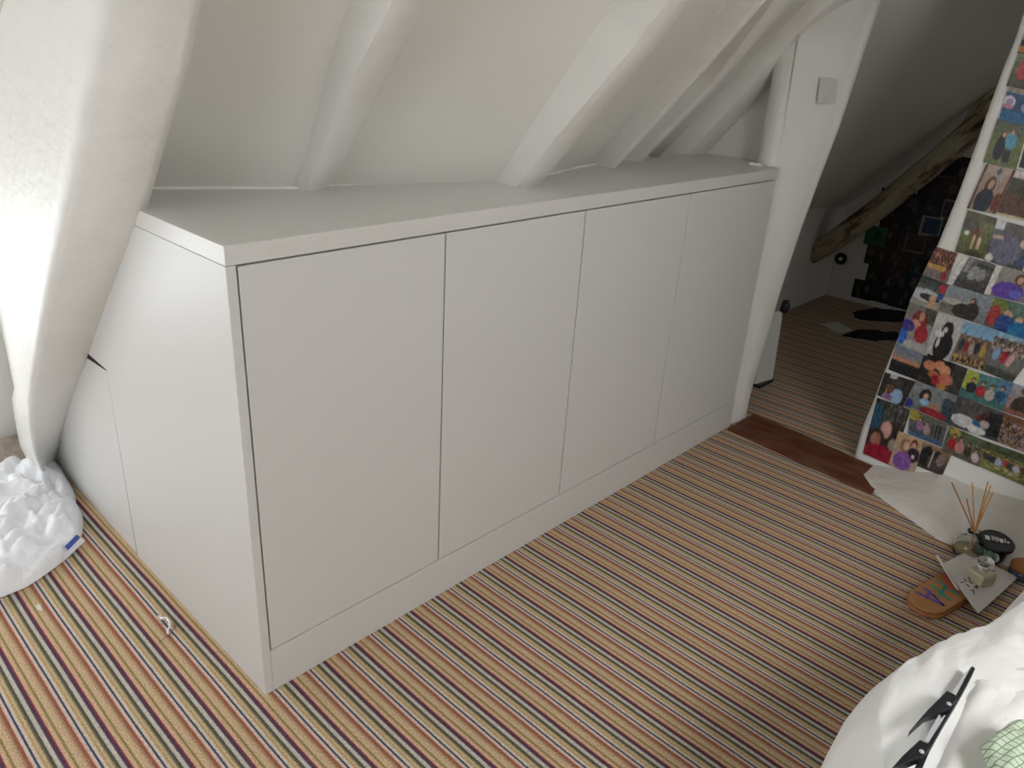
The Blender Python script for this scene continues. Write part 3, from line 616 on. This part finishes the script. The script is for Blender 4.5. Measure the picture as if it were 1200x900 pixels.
add([(1113,499),(1153,516),(1147,547),(1103,528)], Pic((90,104,70),(96,84,76),32).e(.2,.15,.15,.15,(170,150,60)).person(.22,.3,.6,(176,26,44)).person(.42,.34,.6,(190,120,120)).person(.64,.4,.5,(56,58,50)).person(.86,.5,.5,(196,170,180)).n(8), 'photo print of a family group led by a child in red')
add([(1153,516),(1222,540),(1210,574),(1147,546)], Pic((120,128,90),(110,120,50),33).r(0,0,1,.3,(72,84,56)).r(0,.3,1,1,(116,122,60)).crowd([.1,.2,.32,.44,.54,.64,.76],.4,.34,[(60,50,60),(44,50,60),(150,170,200),(170,50,50),(60,70,70),(180,180,190),(110,50,56)]).noise(0,.7,1,.86,[(116,122,60),(180,170,130),(110,110,56)],2).n(9), 'wide photo print of people in a row on a green field, lowest right')
OUT = Vector((-1, 0, 0))
for i, (q, pic, lab) in enumerate(PIX):
    x = XP - .0055 - .0005*(i % 6)
    o = photo_mesh('photo_print', [HX(u, v, x) for u, v in q], pic, 1.05, OUT, thick=.0035)
    tag(o, lab, 'photo', 'photo prints on the doorway wall')

# ------------------------------------------------------------------ far room: beam, photos, things on its floor
cl = [(950,302,11), (965,290,13), (985,277,14), (1010,259,14), (1035,240,14), (1060,219,15), (1085,199,15), (1110,178,15), (1135,156,15), (1150,138,17), (1175,112,17), (1215,70,17)]
mb = MB(); V = []; n = 10; F = []
XB = 3.72
for i, (u, v, hw_) in enumerate(cl):
    c = HX(u, v, XB); e = HX(u+.55*hw_, v+.8*hw_, XB); r = (e-c).length
    r *= 1.0 + .05*nz((i*.9, 0, 3)); r = min(r, .075)
    if i == 0: r *= .8
    ax = Vector((0, -.66, .75)); a = Vector((1, 0, 0)); b = ax.cross(a)
    for k in range(n):
        t = 2*math.pi*k/n; s = 1/max(abs(math.cos(t)), abs(math.sin(t)))**.6
        V.append(c + (a*math.cos(t)*.8 + b*math.sin(t))*r*s*.93*(1+.06*nz((i, k, 1))))
for i in range(len(cl)-1):
    for k in range(n): F.append((i*n+k, i*n+(k+1) % n, (i+1)*n+(k+1) % n, (i+1)*n+k))
F += [tuple(range(n))[::-1], tuple(range((len(cl)-1)*n, len(cl)*n))]
mb.add(V, F); o = mb.out('timber_beam', M_wood, smooth=True); o['kind'] = 'structure'; o['label'] = 'rough old timber beam with flaking whitewash sloping across the far room'

ords = ['lowest', 'second', 'third', 'fourth', 'fifth', 'sixth', 'seventh', 'eighth']
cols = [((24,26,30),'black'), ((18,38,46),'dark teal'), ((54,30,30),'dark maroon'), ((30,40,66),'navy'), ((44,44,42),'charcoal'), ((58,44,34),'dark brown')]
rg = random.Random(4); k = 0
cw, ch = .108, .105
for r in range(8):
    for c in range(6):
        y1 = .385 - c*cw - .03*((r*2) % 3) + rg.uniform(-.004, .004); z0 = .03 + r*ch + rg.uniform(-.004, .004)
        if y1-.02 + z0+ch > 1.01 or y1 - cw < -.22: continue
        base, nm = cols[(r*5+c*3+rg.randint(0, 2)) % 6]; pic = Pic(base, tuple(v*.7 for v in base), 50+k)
        special = None
        if (r, c) == (3, 0): pic = Pic((40,110,84),(30,90,70),3); pic.e(.6,.5,.2,.3,(30,70,60)); special = 'green'
        elif (r, c) == (4, 2): pic = Pic((24,60,92),(20,44,70),4); pic.border(.13,(130,130,126)); special = 'blue white-bordered'
        elif (r, c) == (5, 3): pic = Pic((60,40,44),(40,34,36),5); pic.border(.13,(120,118,112)); special = 'pale-bordered'
        elif (r, c) == (7, 2) or (r, c) == (3, 2): pic.border(.1,(90,88,84)); special = 'pale-edged '+nm
        else:
            for _ in range(4):
                sc = rg.choice([(70,60,56),(36,40,56),(90,70,60),(60,60,62),(50,24,28)]); pic.e(rg.uniform(.15,.85), rg.uniform(.3,.9), rg.uniform(.06,.2), rg.uniform(.1,.3), sc)
        pic.n(5)
        X_ = 4.047 - .0004*(k % 4)
        q = [Vector((X_, y1, z0+ch+.006)), Vector((X_, y1-cw-.006, z0+ch+.006)), Vector((X_, y1-cw-.006, z0)), Vector((X_, y1, z0))]
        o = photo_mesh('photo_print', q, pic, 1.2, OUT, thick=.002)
        tag(o, '%s photo print, far gable wall, %s row up, %s from left' % (special or nm, ords[r], ['first', 'second', 'third', 'fourth', 'fifth', 'sixth'][c]), 'photo', 'photo prints on the far gable wall')
        k += 1

# round black wall plug
p = HX(986, 303, 4.046); q = p if p.y < .5 else HY(986, 303, .528)
pl = empty('cable_grommet', q, 'small round black fitting with a pale centre on the wall under the old beam', 'wall fitting')
nrm_ = Vector((-1, 0, 0)) if p.y < .5 else Vector((0, -1, 0))
rot = nrm_.to_track_quat('Z', 'Y').to_matrix()
MB().lathe([(.034, 0), (.036, .008), (.030, .014), (.014, .012)], q, 20, rot).out('rim', M_black, pl, smooth=True)
MB().lathe([(.011, .008), (.011, .018), (.004, .020)], q, 12, rot).out('centre', M_switch, pl)

def crumple(name, cx, cy, rx, ry, h, m, lab, cat, seed, n=26, z0=0.001, parent=None, rough=1.0, rad=None, rot=0):
    """a cloth heap: polar height field with ridged folds"""
    mb = MB(); P = []; NA = n*2
    for i in range(n+1):
        r = i/n; row = []
        for a in range(NA+1):
            th = 2*math.pi*(a % NA)/NA; R = (rad(th) if rad else 1+.5*nz((math.cos(th)*2.2, math.sin(th)*2.2, seed))+.2*nz((math.cos(th)*6, math.sin(th)*6, seed)))
            lx, ly = rx*R*r*math.cos(th), ry*R*r*math.sin(th)
            x = cx + lx*math.cos(rot)-ly*math.sin(rot); y = cy + lx*math.sin(rot)+ly*math.cos(rot)
            f = (1-r**3.2)
            rid = 1-abs(nz((lx*9, ly*9, seed+1)))*2.2; rid2 = 1-abs(nz((lx*21, ly*21, seed+3)))*2
            z = z0 + h*f*(.62 + .30*rid*rough + .12*rid2*rough)
            row.append(Vector((x, y, max(z, z0))))
        P.append(row)
    mb.grid(P)
    o = mb.out(name, m, parent, smooth=True, **({} if parent else {'base': (cx, cy, 0)}))
    if lab: tag(o, lab, cat)
    return o
crumple('dropped_clothes', 3.89, .12, .20, .085, .045, M_cloth, 'black crumpled clothes on the far floor, the heap nearer the gable wall', 'clothes', 3, 16, rot=-.7)
crumple('dropped_clothes', 3.50, .03, .17, .06, .035, M_cloth, 'black crumpled clothes on the far floor, the heap nearer the doorway', 'clothes', 8, 16, rot=-.7)
pp = [HZ(962,380,.002), HZ(982,377,.002), HZ(1000,388,.002), HZ(982,391,.002)]
o = MB().prism(pp, (0, 0, .002)).out('paper_sheet', M_paper, base=(pp[0].x, pp[0].y, 0)); tag(o, 'pale flat sheet of paper on the dark far floor', 'paper')
# white panel behind the jamb
pa = HZ(905, 447); root = empty('leaning_board', (pa.x, pa.y+.02, 0), 'narrow white board with black edging standing behind the doorway jamb', 'board')
tp = HX(918, 364, pa.x)
MB().prism([(pa.x, pa.y, .012), (pa.x-.12, pa.y+.02, .012), (pa.x-.12, tp.y+.02, tp.z), (pa.x, tp.y, tp.z)], (0, .018, 0)).out('face_board', M_switch, root, bevel=.002)
MB().box((pa.x-.12, pa.y-.003, 0), (pa.x+.003, pa.y+.03, .012)).out('foot_strip', M_black, root)
MB().tube([(pa.x-.005, tp.y, tp.z-.005), (pa.x+.0, tp.y-.006, tp.z+.02), (pa.x+.006, tp.y, tp.z+.045)], [.016,.02,.012], 8).out('knob', M_black, root, smooth=True)

# ------------------------------------------------------------------ bed, duvet, things on it
bed = empty('bed', (1.1, -1.75, 0), 'low bed under the white duvet at the bottom right', 'bed')
MB().box((.16, -2.5, .06), (1.68, -1.16, .24)).out('bed_base', M_sheet, bed, bevel=.01)
MB().box((.14, -2.52, .24), (1.70, -1.13, .44)).out('mattress', M_sheet, bed, bevel=.03)
for sx in (.2, 1.6):
    for sy in (-2.4, -1.25): MB().box((sx, sy, 0), (sx+.05, sy+.05, .06)).out('leg', M_black, bed)
edge = [(.10, -1.10), (.17, -1.055), (.269, -1.010), (.36, -.968), (.43, -.958), (.50, -.968), (.60, -.998), (.67, -1.028), (.741, -1.046), (.82, -1.060), (.905, -1.070), (1.05, -1.085), (1.4, -1.11), (1.72, -1.12)]
mb = MB(); P = []
for i in range(120):
    x = lerp(.10, 1.72, i/119); ye = interp(edge, x); row = []
    for d, z in ((-.012, .10), (-.016, .2), (-.010, .30), (-.002, .37), (.008, .41), (.022, .442)):
        row.append(Vector((x, ye-d + .010*nz((x*9, z*4, 2)), z + .0)))
    for j in range(70):
        t = (j/69)**1.5; d = .04 + 1.35*t; y = ye-d
        s = d + .35*(x-.4)
        f1 = 1-abs(nz((x*2.2+y*1.2, y*18-x*3, 1)))*2.4
        f2 = 1-abs(nz((x*4, y*34-x*6, 5)))*2.2
        fade = min(1, d/.06)
        f3 = 1-abs(nz((x*3+y*2, y*60-x*14, 11)))*2
        z = .462 + .038*min(1, d/.10) + (.007*f1 + .007*f2 + .0055*f3)*fade + .010*nz((x*2.5, y*2.5, 8))
        row.append(Vector((x, y, z)))
    P.append(row)
mb.grid(P)
o = mb.out('duvet', M_duvet, smooth=True, base=(.9, -1.7, .1)); tag(o, 'white crumpled duvet spread over the bed at the bottom right', 'duvet')

def pillow(name, px, zt, thick, m, lab, cat, wav=.004, seed=0, n=20):
    """px: 4 corner pixels on plane z=zt; puffy sheet"""
    A_, B_, C2, D2 = [HZ(u, v, zt) for u, v in px]; P = []; Q = []
    for i in range(n+1):
        r1 = []; r2 = []
        for j in range(n+1):
            s, t = i/n, j/n; q = lerp(lerp(A_, B_, s), lerp(D2, C2, s), t)
            puff = (16*s*(1-s)*t*(1-t))**.35*thick
            r1.append(q + Vector((0, 0, puff + wav*nz((s*5, t*5, seed)) * (1 if 0 < i < n and 0 < j < n else 0)))); r2.append(q - Vector((0, 0, puff*.3)))
        P.append(r1); Q.append(r2)
    mb = MB().grid(P).grid(Q); o = mb.out(name, m, smooth=True, base=(A_+C2)/2); return tag(o, lab, cat)
pillow('folded_sheet', [(1142,792), (1300,770), (1300,1000), (1075,960)], .506, .014, M_sheet, 'off-white rumpled folded sheet lying beside the black bar on the duvet', 'sheet', .007, 4, 30)
pillow('gingham_cloth', [(1148,876), (1186,846), (1270,880), (1185,970)], .545, .022, M_ging, 'pale green gingham cloth poking out at the bottom right corner', 'cloth', .006, 2)

bar = empty('black_bar_rack', HZ(1085, 850, .53), 'black bar with silver edge and two pointed black brackets on the duvet', 'rack')
def ZB(u, v, z=.532): return HZ(u, v, z)
MB().prism([ZB(1139,780), ZB(1143,783), ZB(1136,797), ZB(1124,819), ZB(1107,847), ZB(1091,876), ZB(1079,905), ZB(1069,906), ZB(1075,893), ZB(1087,871), ZB(1102,849), ZB(1119,817)], (0, 0, -.012)).out('bar', M_black, bar, bevel=.001)
MB().prism([ZB(1138,781,.5325), ZB(1119.5,816,.5325), ZB(1115,812,.5325), ZB(1131,789,.5325)], (0, 0, -.010)).out('silver_edge', M_silver, bar)
MB().prism([ZB(1104,845,.5325), ZB(1088,870,.5325), ZB(1083,868,.5325), ZB(1101,836,.5325)], (0, 0, -.010)).out('silver_edge', M_silver, bar)
for pts_, sc in (([(1110,809), (1120,814), (1122,819), (1113,829), (1105,833), (1085,839), (1065.6,856.5), (1087.6,831)], (1112,825)), ([(1078,866.5), (1089,872), (1090,876), (1083,885), (1073,889), (1044,901), (1058,885)], (1080,881))):
    b_ = MB().prism([ZB(u, v, .538) for u, v in pts_], (0, 0, -.012)).out('bracket', M_black, bar, bevel=.001)
    c = ZB(*sc, .539); MB().lathe([(.003, 0), (.003, .001), (.0015, .002)], c, 10).out('screw', M_silver, b_)

# ------------------------------------------------------------------ things on the floor by the photo wall
# reed diffuser
c = HZ(1133, 650, .0); c.z = .003
dif = empty('reed_diffuser', c, 'clear glass reed diffuser bottle with tan reeds beside the plaster ledge', 'diffuser')
prof = [(.034, 0), (.043, .004), (.045, .02), (.043, .038), (.030, .052), (.017, .060), (.015, .072), (.020, .075), (.018, .079), (.011, .079), (.011, .060), (.026, .050), (.039, .036), (.041, .02), (.038, .007), (.0, .006)]
MB().lathe(prof[:-1], c, 32).out('bottle', M_glass, dif, smooth=True)
MB().lathe([(.036, .008), (.0385, .016), (.038, .018)], c, 28).out('oil', M_liquid, dif, smooth=True)
neck = c + Vector((0, 0, .075))
vr = (neck-CAM).normalized()
def onray(u, v, ref):      # point on the pixel ray at the depth of ref
    r = ray(u, v); t = (ref-CAM).dot(RM @ Vector((0, 0, -1)))
    return CAM + r*t
for (u, v, dd, m) in ((1119,569,.02,M_reedd), (1135.5,562,-.02,M_reed), (1134.5,586,.01,M_reedd), (1161,569,.0,M_reed), (1164,570,.03,M_reed), (1159.5,573,-.02,M_reed), (1157,597,.02,M_reedd)):
    tip = onray(u, v, neck) + Vector((dd, dd, 0))*.6
    bot = c + Vector((0, 0, .012)) + (c + Vector((0, 0, .06)) - tip)*Vector((1, 1, 0)).dot(Vector((.0, .0, 0))) 
    d = tip - neck; bot = neck - Vector((d.x, d.y, 0)).normalized()*.010 - Vector((0, 0, .06))
    MB().tube([bot, neck + Vector((d.x, d.y, 0))*.03, tip], .0019, 7).out('reed', m, dif)
# green glass jar
c = HZ(1153, 655, .0); c.z = .002
jar = empty('glass_jar', c, 'low green glass jar behind the white card', 'jar')
MB().lathe([(.030, 0), (.036, .004), (.037, .03), (.034, .042), (.029, .046), (.026, .046), (.029, .040), (.033, .03), (.032, .007)], c, 28).out('body', M_green, jar, smooth=True)
MB().lathe([(.027, .008), (.030, .022), (.029, .023)], c, 20).out('contents', M_liquid, jar, smooth=True)
# black tub leaning with lid facing the camera
q = HZ(1172, 662, 0.0)
lc = onray(1169, 633, q + Vector((.02, .0, .05)))
tub = empty('black_lidded_tub', (lc.x, lc.y, 0), 'black tub with lettered lid and round green-and-white label tilted beside the diffuser', 'tub')
axis = (CAM - lc).normalized()*.22 + Vector((0, 0, .90)) + RM @ Vector((.10, 0, 0)); axis.normalize()
rot = axis.to_track_quat('Z', 'Y').to_matrix()
MB().lathe([(.033, -.058), (.036, -.054), (.037, -.014), (.037, -.012)], lc, 32, rot).out('body', M_black, tub, smooth=True)
lid = MB().lathe([(.043, -.014), (.046, -.012), (.046, -.003), (.043, 0), (.038, -.001)], lc, 36, rot).out('lid', M_black, tub, smooth=True)
rx_ = RM @ Vector((1, 0, 0)); ux = (rx_ - axis*rx_.dot(axis)).normalized(); uy = axis.cross(ux)
def dec(name, ox, oy, w, h, m, par, off=.0006, ang=-.35):
    a = ux*math.cos(ang)+uy*math.sin(ang); b = axis.cross(a); p = lc + axis*off + a*ox + b*oy
    return MB().prism([p-a*w-b*h, p+a*w-b*h, p+a*w+b*h, p-a*w+b*h], axis*.0006).out(name, m, par)
for (ox, oy, w, h) in ((-.026,.0,.006,.009), (-.013,.003,.0012,.010), (-.008,.004,.0012,.008), (-.003,.002,.0012,.010), (.002,.004,.0012,.008), (.010,.001,.0045,.008), (.020,.004,.0012,.008), (.027,.0,.003,.003)):
    dec('lettering', ox, oy, w, h, M_label, lid)
# round label on the tub's side, facing left/camera
side = (-ux*.55 - uy*.85).normalized(); lp = lc - axis*.036 + side*.0375
sr = side.to_track_quat('Z', 'Y').to_matrix()
lb = MB().lathe([(.019, -.001), (.019, .0008), (.018, .0012)], lp, 24, sr).out('label', M_label, tub)
MB().lathe([(.009, 0), (.009, .0016), (.008, .002)], lp + side*.0005 + ux*.004, 16, sr).out('label_picture', M_lgreen, lb)
# brown-lidded jar at the frame edge
c = HZ(1197, 676, 0); c.z = .002
bj = empty('brown_lid_jar', c, 'small dark jar with a glossy brown lid at the right frame edge', 'jar')
MB().lathe([(.032, 0), (.035, .004), (.035, .022), (.031, .025)], c, 28).out('body', mat('jar_navy', (.06,.07,.11), .2), bj, smooth=True)
MB().lathe([(.034, .025), (.036, .027), (.036, .036), (.033, .040), (.02, .041)], c, 28).out('lid', M_lid, bj, smooth=True)

# sandal
def SP(u, v, z=.024): return HZ(u, v, z)
axA = SP(1088, 703); axB = SP(1140, 672); dirS = (axB-axA); dirS.z = 0; dirS.normalize(); per = Vector((-dirS.y, dirS.x, 0))
san = empty('sandal', (axA.x, axA.y, 0), 'tan rounded sandal with purple and teal letters half under the white card', 'sandal')
cent = axA
def outline(Ls, w0, w1):
    pts = []
    for k in range(15):
        t = math.pi/2 + math.pi*k/14; pts.append(cent + dirS*(w0*1.05*math.cos(t)) + per*(w0*math.sin(t)))
    for k in range(15):
        t = -math.pi/2 + math.pi*k/14; pts.append(cent + dirS*(Ls + w1*1.2*math.cos(t)) + per*(w1*math.sin(t)))
    return pts
WS = .047
def flat(pts, z): return [Vector((p.x, p.y, z)) for p in pts]
mb = MB().prism(flat(outline(.13, WS, WS*1.05), .001), (0, 0, .012)); mb.out('sole', M_tanside, san, bevel=.003)
mb = MB().prism(flat(outline(.13, WS*.985, WS*1.03), .013), (0, 0, .011)); fb = mb.out('footbed', M_tan, san, bevel=.004)
def stroke(name, pts, w, m, z=.0243):
    mb = MB()
    for (u0, v0), (u1, v1) in zip(pts, pts[1:]):
        a = SP(u0, v0, z); b = SP(u1, v1, z); d = (b-a).normalized(); n_ = Vector((-d.y, d.x, 0))*w
        mb.prism([a-n_-d*w, b-n_+d*w, b+n_+d*w, a+n_-d*w], (0, 0, .0007))
    return mb.out(name, m, fb)
stroke('letter', [(1074,694),(1105,709),(1094,698),(1084,690)], .0038, M_purple)
stroke('letter', [(1089,693),(1086,701)], .0036, M_purple)
stroke('letter', [(1092,686),(1113,703)], .0038, M_teal); stroke('letter', [(1099,681),(1123,697)], .0038, M_teal); stroke('letter', [(1101,698),(1108,687)], .0042, M_teal)
stroke('letter', [(1108,676),(1113,688)], .007, M_pink)
# card on top
cz = .034
CQ = [HZ(1104,661,.050), HZ(1131,647,.022), HZ(1193,676,.012), HZ(1146,719,.030)]
P = []
for i in range(9):
    P.append([lerp(lerp(CQ[0], CQ[1], i/8), lerp(CQ[3], CQ[2], i/8), j/8) + Vector((0, 0, .004*math.sin(3*i/8)*math.sin(4*j/8))) for j in range(9)])
card = MB().grid(P).grid([[q-Vector((0, 0, .0012)) for q in r] for r in P]).out('white_card', M_card, smooth=True, base=(CQ[0].x, CQ[0].y, 0)); tag(card, 'creased white card with handwritten marks leaning on the sandal', 'card')
fp = [HZ(1096,651,.075), HZ(1099,651,.074), HZ(1106,661,.051), HZ(1124,692,.043), HZ(1120,690,.043)]
MB().prism(fp, (0, 0, .001)).out('fold', M_card, card)
def cardpt(s, t, h=.0010): return lerp(lerp(CQ[0], CQ[1], s), lerp(CQ[3], CQ[2], s), t) + Vector((0, 0, .004*math.sin(3*s)*math.sin(4*t)+h))
rg = random.Random(9)
def scrib(marks):
    mb = MB()
    for (s, t, a, l) in marks:
        p = cardpt(s, t); q = cardpt(s+l*math.cos(a), t+l*math.sin(a)); mb.tube([p, (p+q)/2 + Vector((rg.uniform(-.002,.002), rg.uniform(-.002,.002), .0003)), q], .0011, 4)
    return mb.out('handwriting', M_ink, card)
scrib([(.10+.05*k+rg.uniform(-.02,.02), .46+.04*rg.uniform(-1,1)+.10*(k % 2), rg.uniform(0, 3), .075) for k in range(8)] + [(.16+.04*k, .66+.03*rg.uniform(-1,1), rg.uniform(0, 3), .07) for k in range(5)])
scrib([(.72+.03*k, .50+.05*rg.uniform(-1,1), rg.uniform(0, 3), .09) for k in range(6)] + [(.80, .62, .4, .08), (.7, .70, .3, .05)])
# square votive glass with round stopper
c = cardpt(.58, .30, .001); c = HZ(1146, 683, .022)
vt = empty('square_perfume_bottle', c, 'square yellowish glass bottle with a clear ball stopper standing on the card', 'bottle')
a_ = math.radians(20)
def sq(r, z): return [c + Vector((r*math.cos(a_+math.pi/2*k), r*math.sin(a_+math.pi/2*k), z)) for k in range(4)]
mb = MB(); P = [sq(.030, 0), sq(.034, .004), sq(.036, .034), sq(.032, .040)]
P = [r+[r[0]] for r in P]; mb.grid(P); mb.add(sq(.030, 0), [(0,1,2,3)]); mb.add(sq(.032, .040), [(0,1,2,3)])
mb.out('body', M_frost, vt)
MB().lathe([(.010, .040), (.010, .047)], c, 16).out('neck', M_silver, vt)
MB().lathe([(.004, .046), (.015, .050), (.021, .058), (.022, .066), (.018, .076), (.009, .082), (.002, .083)], c, 24).out('stopper', M_glass, vt, smooth=True)

# ------------------------------------------------------------------ left: white sack, scraps
bp = [(0,700), (30,688), (60,668), (88,645), (97,618), (89,590), (80,566), (66,545)]
cx_, cy_ = -.36, 1.02
bpts = [HZ(u, v, .004) for u, v in bp]
tab = sorted([(math.atan2(p.y-cy_, p.x-cx_), math.hypot(p.x-cx_, p.y-cy_)) for p in bpts] + [(math.radians(80), .33), (math.radians(120), .36), (math.radians(170), .40), (math.radians(-170), .40), (math.radians(-120), .36)])
tab = [(tab[-1][0]-2*math.pi, tab[-1][1])] + tab + [(tab[0][0]+2*math.pi, tab[0][1])]
def radf(th):
    if th > math.pi: th -= 2*math.pi
    return interp(tab, th)
sack = empty('white_sack', (cx_, cy_, 0), 'crumpled white plastic sack with a blue printed corner on the carpet below the big beam', 'sack')
mb = MB(); P = []; n = 70; NA = 180
for i in range(n+1):
    r = i/n; row = []
    for a in range(NA+1):
        th = 2*math.pi*(a % NA)/NA; R = radf(th)*r
        lx, ly = R*math.cos(th), R*math.sin(th)
        f = max(0, 1-r**6)**.55
        wx = lx + .05*nz((lx*6, ly*6, 20)); wy = ly + .05*nz((lx*6, ly*6, 30))
        al = (wx+wy)*.707; ac = (wy-wx)*.707
        b1 = min(1, abs(nz((al*4+1, ac*13, 41)))*3.2); b2 = min(1, abs(nz((al*9, ac*26, 52)))*3); b3 = min(1, abs(nz((wx*34, wy*22, 63)))*3)
        r1 = 1-min(1, abs(nz((wx*5+1, wy*11, 41)))*2.6); r2 = 1-min(1, abs(nz((wx*20, wy*9, 13)))*2.4); r3 = 1-min(1, abs(nz((wx*30, wy*34, 17)))*2.2)
        z = .003 + f*(.030 + .034*b1 + .020*b2 + .009*b3 + .010*r2 + .03*(1-r))
        row.append(Vector((cx_+lx, cy_+ly, z)))
    P.append(row)
mb.grid(P); mb.out('sack_body', M_bag, sack, smooth=True)
p4 = [HZ(76,641,.040), HZ(90,627,.044), HZ(94,630,.034), HZ(80,645,.030)]
MB().prism(p4, (0, 0, .002)).out('blue_print', M_bagblue, sack)
p4 = [HZ(74,650,.022), HZ(96,630,.024), HZ(100,634,.012), HZ(76,656,.010)]
MB().prism(p4, (0, 0, .0015)).out('sack_corner', M_bag, sack)

def ribbon(pts, w, m, name, parent):
    mb = MB(); P = []
    for i, p in enumerate(pts):
        t = i*1.1; d = Vector((math.cos(t), math.sin(t), .6)).normalized()*w
        P.append([p-d, p+d])
    mb.grid(P); o = mb.out(name, m, parent, smooth=True)
    s = o.modifiers.new('solid', 'SOLIDIFY'); s.thickness = .0008; return o
sc = empty('wrapper_scrap', HZ(194, 735, 0), 'curled shiny foil scrap with brown shreds on the bright carpet by the side panel', 'scrap')
pts = [HZ(u, v, z) for u, v, z in ((185,722,.006), (189,725,.010), (195,724,.014), (199,729,.012), (199,735,.010), (196,739,.008), (197,744,.004))]
MB().tube(pts, [.0022,.0034,.003,.0032,.0026,.0030,.0022], 6).out('foil', M_foil, sc, smooth=True)
for (u, v, u2, v2) in ((203,728,206,738), (205,731,200,741), (196,744,186,753), (193,728,188,733), (201,740,195,746)):
    MB().tube([HZ(u, v, .003), HZ((u+u2)/2+1, (v+v2)/2, .007), HZ(u2, v2, .002)], .0009, 5).out('shred', M_brownbit, sc)
q = [HZ(42,710,.002), HZ(47,708,.012), HZ(50,716,.003), HZ(44,715,.002)]
o = MB().prism(q, (0, 0, .0012)).out('paper_scrap', M_card, base=(q[0].x, q[0].y, 0)); tag(o, 'tiny white paper scrap on the striped carpet below the white sack', 'scrap')
